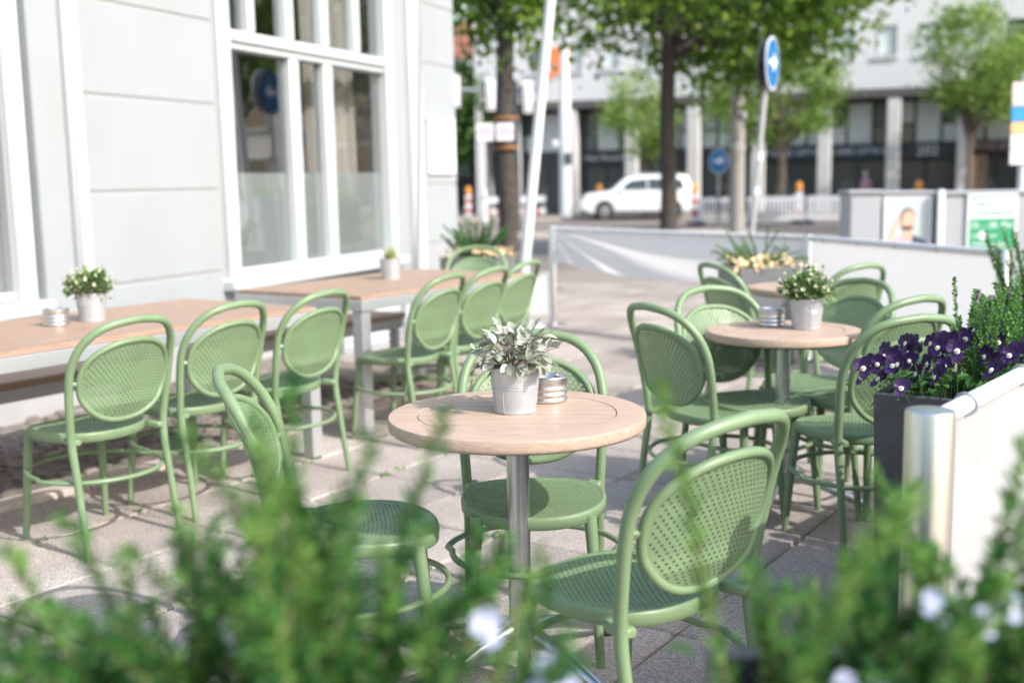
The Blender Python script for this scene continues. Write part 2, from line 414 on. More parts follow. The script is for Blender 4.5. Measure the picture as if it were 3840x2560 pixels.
for i in range(-14, 26):
    for j in range(-26, 8):
        p = N0 + A * (i * .5 + .12) + N * (j * .5 + .26)
        al = (p - N0).dot(A)
        if (j > 0 and al < 2.2) or (p - W0).dot(WN) < .15: continue
        q = V3(p.x, p.y, 0); x, y, d = cam_px(q)
        vis = d > 1 and abs(x) < 2150 and y > -1600
        if (q - V3(1.2, 6.2)).length > 9.0: continue
        cells.append((0 if vis else 1, d if d > 0 else 99, p))
cells.sort(key=lambda t: (t[0], t[1]))
far = MB()
for idx, (vis, d, p) in enumerate(cells):
    dz = RND.uniform(-.002, .002) - .022
    if idx < 290 and not vis:
        link('slab', slab_meshes[RND.randrange(4)], paving, (p.x, p.y, dz), (RND.uniform(-.003, .003), RND.uniform(-.003, .003), -TA + RND.choice((0, PI / 2, PI)) + RND.uniform(-.004, .004)))
    else:
        far.box((p.x, p.y, dz), (.49, .49, .05), rz=-TA)
fo = far.build('slab_field', M['paving'], paving, smooth=False); fo['kind'] = 'stuff'
# kerb stones along the planted strip, cobbles up to the wall
for i in range(-5, 3):
    p = N0 + A * (i * .78 + .2) + N * .62
    mb = MB(); mb.box((0, 0, 0), (.772, .125, .11), bev=.01)
    mb.build('kerb_stone', M['kerb'], paving, (p.x, p.y, -.037 + RND.uniform(-.003, .004)), (0, 0, RZA + RND.uniform(-.006, .006)))
cob = MB()
for i in range(-44, 18):
    for j in range(0, 26):
        p = N0 + A * (i * .105 + (j % 2) * .05 + RND.uniform(-.012, .012)) + N * (.74 + j * .10 + RND.uniform(-.012, .012))
        if (p - W0).dot(WN) < .03: continue
        if p.y < 3.5 or p.y > 12.2: continue
        s = RND.uniform(.07, .095)
        cob.box((p.x, p.y, -.03 + RND.uniform(-.012, .008)), (s, RND.uniform(.07, .09), .07), rz=-TA + RND.uniform(-.2, .2), bev=.016)
tag(cob.build('cobble_strip', M['cobble']), 'dark weathered cobbles between kerb stones and cafe wall', 'cobbles', kind='stuff')
# small weeds in the joints
mb = MB()
for k in range(150):
    if k < 90:
        p = N0 + A * (RND.randint(-4, 6) * .5 + RND.choice((-.13, RND.uniform(-.2, .2)))) + N * (RND.choice((0, -1, -2, -3)) * .5 + .01 + RND.uniform(-.02, .02))
    else:
        p = N0 + A * RND.uniform(-3, 3) + N * (RND.choice((.55, .69)) + RND.uniform(-.02, .02))
    for b in range(RND.randint(3, 8)):
        a = RND.uniform(0, 2 * PI); l = RND.uniform(.012, .035); w = .004
        o = V3(p.x + RND.uniform(-.02, .02), p.y + RND.uniform(-.02, .02), .0)
        t = o + V3(math.cos(a) * l, math.sin(a) * l, RND.uniform(.006, .02)); sd = V3(-math.sin(a), math.cos(a)) * w
        mb.add([o - sd * .4, (o + t) / 2 - sd + V3(0, 0, .008), t, (o + t) / 2 + sd + V3(0, 0, .008)], [(0, 1, 2, 3)])
tag(mb.build('joint_weeds', M['herb'], smooth=False), 'tiny green weeds growing in the paving joints', 'weeds', kind='stuff')

# ------------------------------------------------------------------ cafe building
WM = Matrix.Translation(W0) @ Matrix(((WD.x, WN.x, 0, 0), (WD.y, WN.y, 0, 0), (0, 0, 1, 0), (0, 0, 0, 1)))   # local (t, out, z)
cafe = thing('cafe_building', 'white rendered cafe front with horizontal joints and tall window', 'building', W0)
def wbox(mb, t0, t1, o0, o1, z0, z1, bev=0.):
    mb.box(((t0 + t1) / 2, (o0 + o1) / 2, (z0 + z1) / 2), (abs(t1 - t0), abs(o1 - o0), abs(z1 - z0)), bev=bev); return mb
WR = math.atan2(WD.y, WD.x)
def wchild(mb, name, mt, parent=None, smooth=True):
    """mesh given in (t, out, z), child of the building"""
    mb.v = [(WM @ Vector(p)) - W0 for p in mb.v]
    return mb.build(name, mt, parent or cafe, smooth=smooth)
# core wall (around the openings)
core = MB()
wbox(core, .84, 2.30, -.42, .004, .06, 4.2); wbox(core, 4.98, 6.375, -.42, .004, .06, 4.2); wbox(core, 2.31, 4.97, -.42, -.03, 3.62, 4.2)
wbox(core, 2.31, 4.97, -.42, -.03, .06, .56); wbox(core, .20, .83, -.42, -.02, .06, 4.2)
wbox(core, -3.2, -2.5, -.42, -.02, .06, 4.2); wbox(core, -2.49, .19, -.42, -.03, 3.62, 4.2); wbox(core, -2.49, .19, -.42, -.03, .06, .62)
wchild(core, 'wall', M['groove'], smooth=False)
side = MB(); wbox(side, 5.96, 6.372, -7.5, -.43, .06, 4.2); wchild(side, 'side_wall', M['wall'], smooth=False)
# rusticated courses: each course a panel proud of the joint
zz = [-.02, .115, .725, 1.335, 1.955, 2.555, 3.14, 3.75, 4.3]
for (t0, t1) in ((.80, 2.19), (5.55, 6.385)):
    for k in range(len(zz) - 1):
        mb = MB(); wbox(mb, t0, t1, -.05, .012, zz[k] + (.011 if k > 1 else .002), zz[k + 1] - .011, bev=.005)
        wchild(mb, 'wall_panel', M['wall'] if k > 0 else M['plinth'])
mb = MB(); wbox(mb, -3.2, 6.40, -.05, .04, -.05, .30, .015); wchild(mb, 'plinth', M['plinth'])
# side return of the corner (faces the street)
# pilaster and trims left of the wall field
mb = MB(); wbox(mb, .385, .64, -.1, .05, .30, 4.3, .008); wchild(mb, 'pilaster', M['wall'])
mb = MB(); wbox(mb, .645, .775, -.1, .085, .30, 4.3, .012); wbox(mb, .66, .70, .085, .1, .30, 4.3, .006); wchild(mb, 'corner_trim', M['trim'])
cable = MB(); cable.tube([(.80, .035, z) for z in (.45, 1.3, 2.2, 3.2, 4.2)], .009, 8); wchild(cable, 'downlead_cable', M['wall'])
for z in (.62, 1.49, 2.06, 3.0):
    mb = MB(); wbox(mb, .782, .818, .012, .055, z - .018, z + .018, .006); wchild(mb, 'cable_clip', M['trim'])

def window(t0, t1, name, lower, upper, z_bot, z_tr0, z_tr1, z_top, film_z):
    w = MB()
    f = .155
    wbox(w, t0 - f, t0, -.16, .045, z_bot - .10, z_top + f, .01); wbox(w, t1, t1 + f * .9, -.16, .02, z_bot - .10, z_top + f, .01)
    wbox(w, t0 + .002, t1 - .002, -.16, .03, z_top, z_top + f, .01)
    win = wchild(w, name, M['trim'])
    fr = MB()
    for u in lower: wbox(fr, u[0], u[1], -.13, -.005, z_bot + .001, z_tr0 + .001, .012)
    wchild(fr, 'mullion', M['trim'], win)
    for u in upper:
        mm = MB(); wbox(mm, u[0], u[1], -.13, -.012, z_tr1 + .001, z_top - .001, .012); wchild(mm, 'glazing_bar', M['trim'], win)
    tr = MB(); wbox(tr, t0 + .001, t1 - .001, -.15, -.002, z_tr0 + .002, z_tr1, .012); wbox(tr, t0 + .001, t1 - .001, -.1, .03, z_tr0 + .055, z_tr1 - .05, .014)
    wchild(tr, 'transom', M['trim'], win)
    sl = MB(); wbox(sl, t0 - f - .05, t1 + f + .03, -.15, .12, z_bot - .095, z_bot - .005, .014); wbox(sl, t0 + .002, t1 - .002, -.14, -.01, z_bot - .004, z_bot + .055, .012)
    wchild(sl, 'sill', M['trim'], win)
    e = [t0] + [x for u in lower for x in u] + [t1]
    for k in range(0, len(e), 2):
        mm = MB(); wbox(mm, e[k] + .001, e[k + 1] - .001, -.082, -.074, z_bot + .056, z_tr0); wchild(mm, 'pane', M['glass'], win, False)
        mm = MB(); wbox(mm, e[k] + .004, e[k + 1] - .004, -.0865, -.0855, z_bot + .057, film_z); wchild(mm, 'frosted_film', M['film'], win, False)
    e = [t0] + [x for u in upper for x in u] + [t1]
    for k in range(0, len(e), 2):
        mm = MB(); wbox(mm, e[k] + .001, e[k + 1] - .001, -.082, -.074, z_tr1, z_top); wchild(mm, 'pane', M['glass'], win, False)
    return win
window(2.39, 4.86, 'window', [(3.25, 3.39), (3.78, 3.92)], [(2.69, 2.80), (3.22, 3.35), (3.76, 3.90), (4.32, 4.44)], .665, 2.385, 2.535, 3.45, 1.46)
window(-2.3, .215, 'window', [(-1.6, -1.48), (-.85, -.72)], [(-1.7, -1.58), (-1.1, -.98), (-.5, -.38)], .705, 2.385, 2.535, 3.45, 1.19)
# right reveal board of the big window and the stone jamb beside it
mb = MB(); wbox(mb, 5.03, 5.24, -.14, .006, .575, 4.2, .01); wchild(mb, 'window_reveal', M['wall'])
mb = MB(); wbox(mb, 5.27, 5.535, -.14, .06, .305, 4.2, .014); wchild(mb, 'window_jamb', M['trim'])
# plaque on the wall
PQ = WM @ V3(6.0, .0, 1.43)
pl = thing('wall_plaque', 'white menu board with faint grey print on cafe corner', 'sign', PQ)
def wpart(mb, name, mt, par):
    mb.v = [(WM @ Vector(p)) - PQ for p in mb.v]; return mb.build(name, mt, par, smooth=False)
mb = MB(); wbox(mb, 5.68, 6.31, .014, .045, 1.44, 2.03, .006); wpart(mb, 'board', M['white'], pl)
mb = MB()
for (t0, t1, z0, z1) in ((5.98, 6.22, 1.93, 1.985), (5.80, 6.20, 1.755, 1.80), (5.80, 6.08, 1.70, 1.74), (5.98, 6.06, 1.50, 1.53), (6.16, 6.24, 1.49, 1.53)): wbox(mb, t0, t1, .0455, .0475, z0, z1)
wpart(mb, 'print', mat('faint_print', (.40, .42, .50), .7), pl)
# interior: room shell
mb = MB()
wbox(mb, -2.9, 5.9, -4.62, -4.5, 0, 4.2); wbox(mb, -2.9, -2.8, -4.5, -.45, 0, 4.2); wbox(mb, 1.2, 1.3, -4.5, -.45, 0, 4.2)
wchild(mb, 'inner_wall', M['room'], smooth=False)
mb = MB(); wbox(mb, -2.9, 5.9, -4.6, -.45, 3.7, 3.8); wchild(mb, 'inner_ceiling', M['room'], smooth=False)
mb = MB(); wbox(mb, -2.9, 5.9, -4.6, -.45, 0, .05); wchild(mb, 'inner_floor', M['roomfloor'], smooth=False)
def wloc(t, o, z): return WM @ V3(t, o, z)
# curtain
pts = [(4.05 + i * .02, -.42 - .05 * math.sin(i * 1.1) - .02 * math.sin(i * .43)) for i in range(40)]
mb = MB()
for i, (t, o_) in enumerate(pts):
    for z in (.5, 2.0, 3.4): mb.v.append(tuple(WM @ V3(t + (.10 * (1 - z / 3.4)), o_, z)))
for i in range(39):
    for k in range(2): mb.f.append((i * 3 + k, i * 3 + k + 1, (i + 1) * 3 + k + 1, (i + 1) * 3 + k))
tag(mb.build('curtain', M['curtain']), 'pale linen curtain gathered inside the cafe window', 'curtain')
mb = MB(); pts2 = [(-.6 + i * .02, -.40 - .04 * math.sin(i * 1.2)) for i in range(34)]
for t, o_ in pts2:
    for z in (.6, 3.4): mb.v.append(tuple(WM @ V3(t, o_, z)))
for i in range(33): mb.f.append((i * 2, i * 2 + 1, i * 2 + 3, i * 2 + 2))
tag(mb.build('curtain', M['curtain']), 'pale blind hanging inside the window by the pilaster', 'curtain')
# pendant lamp
pd = thing('pendant_lamp', 'grey metal pendant lamp hanging inside the cafe window', 'lamp', wloc(3.1, -.85, 2.10))
mb = MB(); mb.lathe([(.02, .34), (.05, .32), (.06, .24), (.17, .06), (.19, 0), (.18, .0), (.16, .055), (.05, .22)], 28); mb.build('lamp_shade', M['alu_satin'], pd)
mb = MB(); mb.tube([(0, 0, .33), (0, 0, 1.6)], .006, 6); mb.build('lamp_cord', M['dark'], pd)
# sideboard and vase inside
sb = thing('sideboard', 'dark wooden sideboard standing inside the cafe room', 'sideboard', wloc(3.6, -2.4, .05), WR)
mb = MB(); mb.box((0, 0, .45), (1.6, .5, .8), bev=.01); mb.build('body', M['roomfloor'], sb)
for i in (-1, 0, 1):
    mb = MB(); mb.box((i * .52, -.255, .45), (.5, .012, .7), bev=.005); mb.build('door', M['stem'], sb)

# ------------------------------------------------------------------ chairs
def sup(x, y, a, b, e, egg=0.):
    aa = a * (1 + egg * (y / b)); return (abs(x / aa) ** e + abs(y / b) ** e) ** (1 / e)
def outline(a, b, e, egg=0., n=56, k=1.):
    out = []
    for i in range(n):
        t = 2 * PI * i / n; c, s = math.cos(t), math.sin(t)
        x = a * k * math.copysign(abs(c) ** (2 / e), c); y = b * k * math.copysign(abs(s) ** (2 / e), s)
        out.append((x * (1 + egg * (y / (b * k))), y))
    return out
def perforated(a, b, e, egg, w, h, hole, margin, curve, deform, thick):
    mb = MB(); nx = int(a * 1.3 / w) + 2; ny = int(b * 1.6 / h) + 4
    cache = {}
    def vid(x, y, lay):
        key = (round(x, 5), round(y, 5), lay)
        if key not in cache:
            cache[key] = len(mb.v); mb.v.append(deform(x, y, -thick if lay else 0.))
        return cache[key]
    def clamp(x, y):
        r = sup(x, y, a, b, e, egg)
        return (x, y) if r <= 1 else (x / r, y / r)
    bend = lambda x, y: (x, y + curve * x * x)
    for j in range(-ny, ny + 1):
        for i in range(-nx, nx + 1):
            cx = (i + (.5 if j % 2 else 0)) * w; cy = j * h
            ring = [bend(cx + dx * w / 2, cy + dy * h / 2) for dx, dy in ((1, 0), (1, 1), (0, 1), (-1, 1), (-1, 0), (-1, -1), (0, -1), (1, -1))]
            if min(sup(p[0], p[1], a, b, e, egg) for p in ring) >= 1: continue
            c0 = bend(cx, cy); R = [clamp(*p) for p in ring]
            T = [vid(*p, 0) for p in R]; B = [vid(*p, 1) for p in R]
            if sup(c0[0], c0[1], a, b, e, egg) < 1 - margin:
                H = [(c0[0] + hole * math.cos(q * PI / 4), c0[1] + hole * math.sin(q * PI / 4)) for q in range(8)]
                HT = [vid(*p, 0) for p in H]; HB = [vid(*p, 1) for p in H]
                for q in range(8):
                    s_ = (q + 1) % 8
                    mb.f += [(T[q], T[s_], HT[s_], HT[q]), (B[q], HB[q], HB[s_], B[s_]), (HT[q], HT[s_], HB[s_], HB[q])]
            else:
                for L, rev in ((T, False), (B, True)):
                    u = []
                    for x in L:
                        if x not in u: u.append(x)
                    if len(u) > 2: mb.f.append(tuple(u[::-1] if rev else u))
    mb.f = [tuple(dict.fromkeys(q)) for q in mb.f]; mb.f = [q for q in mb.f if len(q) > 2]
    return mb

def back_y(z):          # side profile of the chair back
    pts = [(0, -.262), (.25, -.225), (.43, -.200), (.60, -.218), (.72, -.250), (.885, -.315)]
    for (z0, y0), (z1, y1) in zip(pts, pts[1:]):
        if z <= z1: return y0 + (y1 - y0) * (z - z0) / (z1 - z0)
    return pts[-1][1]
def smooth_path(pts, n=6):
    P = [Vector(p) for p in pts]; out = []
    for i in range(len(P) - 1):
        p0 = P[max(i - 1, 0)]; p1 = P[i]; p2 = P[i + 1]; p3 = P[min(i + 2, len(P) - 1)]
        for k in range(n):
            t = k / n
            out.append(.5 * ((2 * p1) + (-p0 + p2) * t + (2 * p0 - 5 * p1 + 4 * p2 - p3) * t * t + (-p0 + 3 * p1 - 3 * p2 + p3) * t ** 3))
    out.append(P[-1]); return out
def make_chair():
    c = thing('bistro_chair', '-', 'chair')
    bulge = lambda x, z: -.05 * max(0, 1 - (x / .215) ** 2) * min(1, max(0, (z - .44) / .12))
    half = [(.213, 0), (.208, .14), (.205, .28), (.206, .43), (.214, .55), (.221, .65), (.219, .72), (.203, .79), (.162, .845), (.10, .874), (0, .886)]
    pts = [(x, back_y(z) + bulge(x, z), z) for x, z in half]
    path = smooth_path(pts, 5); full = path + [Vector((-p.x, p.y, p.z)) for p in path[::-1][1:]]
    rr = [.0125 + .0032 * min(1, p.z / .4) for p in full]
    m_ = MB(); m_.tube(full, rr, 14); m_.build('back_frame', M['green'], c)
    # oval perforated panel
    zc = .652; a, b, e, egg = .191, .154, 2.2, .05
    def dpan(x, y, t):
        z = zc + y; return (x, back_y(z) + bulge(x, z) - .002 + t, z)
    pm = perforated(a, b, e, egg, .0172, .0118, .0037, .08, -.7, dpan, .006)
    pm.build('backrest', M['green'], c)
    ring = [dpan(x, y, -.003) for x, y in outline(a, b, e, egg, 64)]
    m_ = MB(); m_.tube(ring, .0115, 10, closed=True)
    m_.build('backrest_rim', M['green'], c)
    for s in (-1, 1):
        m_ = MB(); z = .66; xp = .216; m_.tube([(s * .190, back_y(z) + bulge(.190, z) - .004, z), (s * xp, back_y(z), z)], .010, 8); m_.build('backrest_joint', M['green'], c)
    # seat
    sa, sb_, se = .213, .205, 2.35
    def dseat(x, y, t):
        r = min(1, sup(x, y, sa, sb_, se)); return (x, y, .452 - .012 * (1 - r * r) + .006 * (x / .2) ** 2 - .008 * max(0, y / .2) ** 2 + t)
    sm = perforated(sa * .935, sb_ * .935, se, 0, .0160, .0120, .0038, .06, -.55, dseat, .007)
    sm.build('seat', M['green'], c)
    m_ = MB(); o1 = outline(sa, sb_, se, 0, 64); prof = [(.925, .0), (.965, .003), (.99, -.001), (1.0, -.008), (.992, -.032), (.96, -.036), (.94, -.03), (.925, -.010)]
    for kf, dz in prof:
        for x, y in o1:
            q = dseat(x * kf, y * kf, 0); m_.v.append((q[0], q[1], q[2] + dz))
    n = 64; L = len(prof)
    for i in range(L):
        j = (i + 1) % L
        for k in range(n): m_.f.append((i * n + k, i * n + (k + 1) % n, j * n + (k + 1) % n, j * n + k))
    m_.build('seat_rim', M['green'], c, angle=60)
    for s in (-1, 1):
        m_ = MB(); m_.box((s * .187, -.178, .434), (.046, .075, .026), rz=s * .25, bev=.007); m_.build('seat_bracket', M['green'], c)
        m_ = MB(); m_.tube([(s * .158, .142, .435), (s * .164, .152, .36), (s * .176, .170, .15), (s * .184, .182, 0)], [.019, .0175, .015, .0125], 12); m_.build('front_leg', M['green'], c)
    ringp = []
    for i in range(48):
        t = 2 * PI * i / 48; ringp.append((.262 * math.cos(t) * (1 if math.sin(t) < 0 else .93), -.022 + .268 * math.sin(t) * (.98 if math.sin(t) < 0 else .93), .283 + .004 * math.sin(t)))
    m_ = MB(); m_.tube(ringp, .0092, 8, closed=True); m_.build('stretcher_ring', M['green'], c)
    return c
proto = make_chair(); used = [False]
def chair(bx, by, fx, fy, label, group):
    """(bx,by): ground point under the top of the back, (fx,fy): facing"""
    f = Vector((fx, fy)).normalized(); o = proto if not used[0] else copy_tree(proto); used[0] = True
    o.location = (bx + f.x * .36, by + f.y * .36, 0); o.rotation_euler = (0, 0, math.atan2(f.y, f.x) - PI / 2)
    tag(o, label, 'chair', group); return o
GL = 'chairs along the long tables'; GR = 'chairs round the bistro tables'
chair(-1.385, 4.19, -.82, .572, 'green perforated chair pushed up to the long table beside the ashtray', GL)
chair(-1.115, 4.66, -.84, .54, 'green perforated chair at middle of the long table bearing the ashtray', GL)
chair(-.815, 5.09, -.86, .51, 'green perforated chair at the ashtray table, next to the aluminium legs', GL)
chair(-.30, 5.90, -.87, .49, 'green perforated chair at the long table with the grass pot, by its near corner', GL)
chair(-.075, 6.30, -.86, .51, 'green perforated chair in the middle seat of the table with grass pot', GL)
chair(.125, 6.76, -.88, .47, 'green perforated chair at the grass pot table, closest to the white leaning pole', GL)
chair(-.235, 8.34, -.15, -.99, 'green perforated chair at the head of the long table in front of flower planter', GL)
chair(.062, 3.60, -.02, -1, 'green chair behind the round table with the silver-leaved plant', GR)
chair(-.770, 2.96, .995, .10, 'green chair seen edge-on, left alone beside the round table with silver plant', GR)
chair(.475, 2.255, -.63, .777, 'green chair partly in shade with its perforated back to the foreground shrubs', GR)
chair(.515, 4.30, .87, .49, 'green chair with shaded back turned between the two nearer round tables', GR)
chair(.862, 4.96, .40, -.92, 'green chair with brightly sunlit backrest at round table with white-flowered pot', GR)
chair(1.62, 5.19, -.80, -.60, 'green chair facing the white-flowered pot, behind the round table', GR)
chair(1.38, 3.80, -.30, .954, 'green chair tucked behind the planter of dark purple pansies', GR)
chair(1.60, 4.40, -.50, .866, 'green chair between the pansy planter chair and the white screen', GR)
chair(1.10, 6.30, .93, .36, 'green chair seen edge-on beside the grey planter with apricot flowers', GR)
chair(1.90, 6.05, -.50, .866, 'green chair at the empty round table near the white screen', GR)

# ------------------------------------------------------------------ round bistro tables
def round_table(x, y, r, rot, label):
    t = thing('round_table', label, 'table', (x, y, 0), rot, 'round bistro tables')
    ri = r * .772; zt = .74
    m_ = MB(); m_.lathe([(ri, zt - .034), (r - .006, zt - .036), (r - .001, zt - .031), (r, zt - .026), (r, zt - .006), (r - .002, zt - .001), (r - .008, zt), (ri + .002, zt), (ri, zt - .0025), (ri, zt - .034)], 96)
    m_.build('rim', M['wood'], t, angle=50)
    nb = 9; w = 2 * (ri - .002) / nb
    for k in range(nb):
        y0 = -ri + .002 + k * w + .0022; y1 = y0 + w - .0044; R = ri - .002
        poly = []
        xs = lambda yy: math.sqrt(max(R * R - yy * yy, 1e-6))
        for q in range(7):
            yy = y0 + (y1 - y0) * q / 6; poly.append((xs(yy), yy))
        for q in range(6, -1, -1):
            yy = y0 + (y1 - y0) * q / 6; poly.append((-xs(yy), yy))
        m_ = MB(); m_.prism(poly, zt - .03, zt - .0006); m_.build('plank', M['wood'], t, smooth=False)
    m_ = MB(); m_.lathe([(0, zt - .0365), (r * .93, zt - .0365), (r * .93, zt - .041), (.11, zt - .043), (.10, zt - .058), (0, zt - .058)], 48); m_.build('mounting_plate', M['under'], t)
    m_ = MB(); m_.lathe([(.0315, zt - .058), (.0315, .15), (.046, .145), (.046, .10), (.03, .095)], 28); m_.build('pole', M['alu'], t)
    for k in range(4):
        a = k * PI / 2 + PI / 4; c, s = math.cos(a), math.sin(a)
        f = MB(); f.tube([(c * .03, s * .03, .128), (c * .16, s * .16, .10), (c * .30, s * .30, .048), (c * .36, s * .36, .026)], [.021, .020, .017, .014], 10)
        leg = f.build('foot_arm', M['alu'], t)
        g = MB(); g.lathe([(.018, 0), (.018, .012), (.008, .02), (0, .02)], 12, (c * .35, s * .35, 0)); g.build('foot_pad', M['under'], leg)
    return t
round_table(.010, 3.055, .352, rad(-3), 'round slatted wooden bistro table carrying the silver-leaved plant')
round_table(1.12, 4.65, .315, rad(20), 'round wooden bistro table carrying the white-flowered pot and ashtray')
round_table(1.655, 6.46, .305, rad(-12), 'empty round wooden bistro table beside the grey planter')

# ------------------------------------------------------------------ long tables and benches
def long_table(corner, L, Wd, label):
    """corner: near left corner (camera side), local x along A, y towards wall"""
    t = thing('long_table', label, 'table', corner, RZA, 'long terrace tables')
    zt = .765; nb = 8; w = (Wd - .03) / nb
    for k in range(nb):
        m_ = MB(); m_.box((L / 2, .015 + w * (k + .5), zt - .011), (L - .03, w - .003, .022), bev=.002); m_.build('plank', M['wood_long'], t, smooth=False)
    for (c, d) in (((L / 2, .014, zt - .052), (L, .028, .058)), ((L / 2, Wd - .014, zt - .052), (L, .028, .058)), ((.014, Wd / 2, zt - .052), (.028, Wd - .06, .0575)), ((L - .014, Wd / 2, zt - .052), (.028, Wd - .06, .0575))):
        m_ = MB(); m_.box(c, d, bev=.002); m_.build('apron', M['alu_satin'], t, smooth=False)
    for x in (.045, L - .045):
        for y in (.045, Wd - .045):
            m_ = MB(); m_.box((x, y, (zt - .082) / 2 + .004), (.07, .07, zt - .09), bev=.003); l = m_.build('leg', M['alu_satin'], t, smooth=False)
            m_ = MB(); m_.box((x, y, .004), (.06, .06, .008)); m_.build('foot_pad', M['under'], l, smooth=False)
    return t
T1 = N0 - A * 2.05; T2 = V3(-.80, 6.06)
long_table(T1, 2.05, .98, 'long wooden table with aluminium frame carrying ashtray and flowering pot')
long_table(T2, 1.68, .98, 'long wooden table with aluminium frame carrying the grass pot')
def bench(corner, L, label):
    t = thing('bench', label, 'bench', corner, RZA, 'benches behind the long tables')
    for k in range(3):
        m_ = MB(); m_.box((L / 2, .065 + k * .128, .437), (L, .124, .036), bev=.004); m_.build('seat_board', M['wood_long'], t, smooth=False)
    m_ = MB(); m_.box((L / 2, .03, .385), (L - .04, .03, .062)); m_.box((L / 2, .35, .385), (L - .04, .03, .062)); m_.build('frame', M['grey_metal'], t, smooth=False)
    for x in (.08, L - .08):
        for y in (.047, .333):
            m_ = MB(); m_.box((x, y, .177), (.05, .05, .354)); m_.build('leg', M['grey_metal'], t, smooth=False)
bench(T1 + N * 1.06 - A * .1, 2.1, 'wooden bench between the ashtray table and the cafe wall')
bench(T2 + N * 1.04 + A * .02, 1.62, 'wooden bench between the grass pot table and cafe window')

# ------------------------------------------------------------------ leaves
def leaf_cloud(P, size, jitter=.35, up=0., normals=None, aspect=.5, fold=.15):
    """P (n,3): folded diamond leaves, one quad each"""
    n = len(P); d = NPR.normal(size=(n, 3))
    if normals is not None: d = normals + .55 * d
    d[:, 2] += up; d /= np.linalg.norm(d, axis=1)[:, None]
    r = NPR.normal(size=(n, 3)); s = np.cross(d, r); s /= np.linalg.norm(s, axis=1)[:, None]
    nn = np.cross(d, s)
    L = size * (1 + jitter * NPR.uniform(-1, 1, size=(n, 1))); W = L * aspect
    b = P; mid = P + d * L * .45
    V = np.stack([b, mid - s * W * .5 + nn * L * fold, P + d * L, mid + s * W * .5 + nn * L * fold], 1).reshape(-1, 3)
    F = np.arange(n * 4).reshape(n, 4)
    return V, F
def merge(parts):
    V, F, o = [], [], 0
    for v, f in parts: V.append(v); F.append(f + o); o += len(v)
    return np.concatenate(V), np.concatenate(F)

def big_leaf(l, w, bend=.2, fold=.12, n=5):
    """leaf along +X, normal +Z, 2*n quads"""
    mb = MB()
    for i in range(n + 1):
        t = i / n; x = l * t; hw = w * .5 * (math.sin(PI * min(1, t ** 1.15 * .93 + .03)) ** .7) if 0 < i < n else w * (.03 if i == 0 else .12)
        z = -bend * l * t * t
        mb.v += [(x, -hw, z + fold * hw * 2), (x, 0, z), (x, hw, z + fold * hw * 2)]
    for i in range(n):
        a = i * 3; mb.f += [(a, a + 3, a + 4, a + 1), (a + 1, a + 4, a + 5, a + 2)]
    return mb

# ------------------------------------------------------------------ pots
def pot(t, h=.126, r0=.057, r1=.0695):
    m_ = MB(); pr = [(0, .004), (r0 - .004, .004), (r0, 0), (r0 + .0015, .004), (r0 + .0005, .008)]
    for k in range(1, 13):
        z = .008 + (h - .014) * k / 12; rr = r0 + (r1 - r0) * z / h
        if 8 <= k <= 10: rr += .0014 * (1 if k % 2 == 0 else -1)
        pr.append((rr, z))
    for q in (.56, .60, .64, .68):
        pass
    pr += [(r1 + .0016, h - .003), (r1 + .002, h), (r1 + .0004, h + .0015), (r1 - .002, h - .003), (r1 - .003, h - .02)]
    m_.lathe(pr, 48); o = m_.build('pot', M['zinc'], t, angle=80)
    m_ = MB(); a = rad(238); m_.tube([((r0 + (r1 - r0) * z / h + .0006) * math.cos(a), (r0 + (r1 - r0) * z / h + .0006) * math.sin(a), z) for z in (.006, .04, .08, h - .006)], .0011, 6); m_.build('seam', M['zinc'], o)
    for z in (.070, .077, .084):
        m_ = MB(); R = r0 + (r1 - r0) * z / h; m_.tube([(R * math.cos(2 * PI * k / 48), R * math.sin(2 * PI * k / 48), z) for k in range(48)], .0012, 6, closed=True); m_.build('ridge', M['zinc'], o)
    m_ = MB(); m_.lathe([(0, h - .016), (r1 - .003, h - .018)], 24); m_.f = m_.f[:]; m_.build('soil', M['soil'], t)
    return h
def ashtray(x, y, z, label, lid=.3):
    t = thing('ashtray', label, 'ashtray', (x, y, z), RND.uniform(0, 6), 'steel wind-proof ashtrays')
    r, h = .055, .062
    pr = [(0, 0), (r - .003, 0), (r, .003)]
    for k in range(1, 13): pr.append((r + (.0012 * math.sin(k * 1.6)), .003 + (h - .012) * k / 12))
    m_ = MB(); m_.lathe(pr + [(r, h - .006), (r + .001, h - .005)], 48); m_.build('bowl', M['steel'], t, angle=30)
    m_ = MB(); m_.lathe([(r + .0022, h - .0045), (r + .0022, h + .008), (r - .001, h + .012), (r - .006, h + .012), (r - .012, h + .004), (.018, h - .014), (.016, h - .02), (r - .003, h - .0045)], 48); m_.build('lid', M['steel'], t, angle=30)
    m_ = MB(); m_.box((-.035, 0, h + .008), (.014, .012, .010), bev=.002); m_.build('cigarette_notch', M['steel'], t)
    return t
ashtray(.100, 3.215, .74, 'steel ashtray half hidden behind the silver-leaved pot')
ashtray(1.10, 4.775, .74, 'steel ashtray on the round table beside the white-flowered pot')
ashtray(-2.03, 5.04, .765, 'steel ashtray on the long table next to the flowering pot')

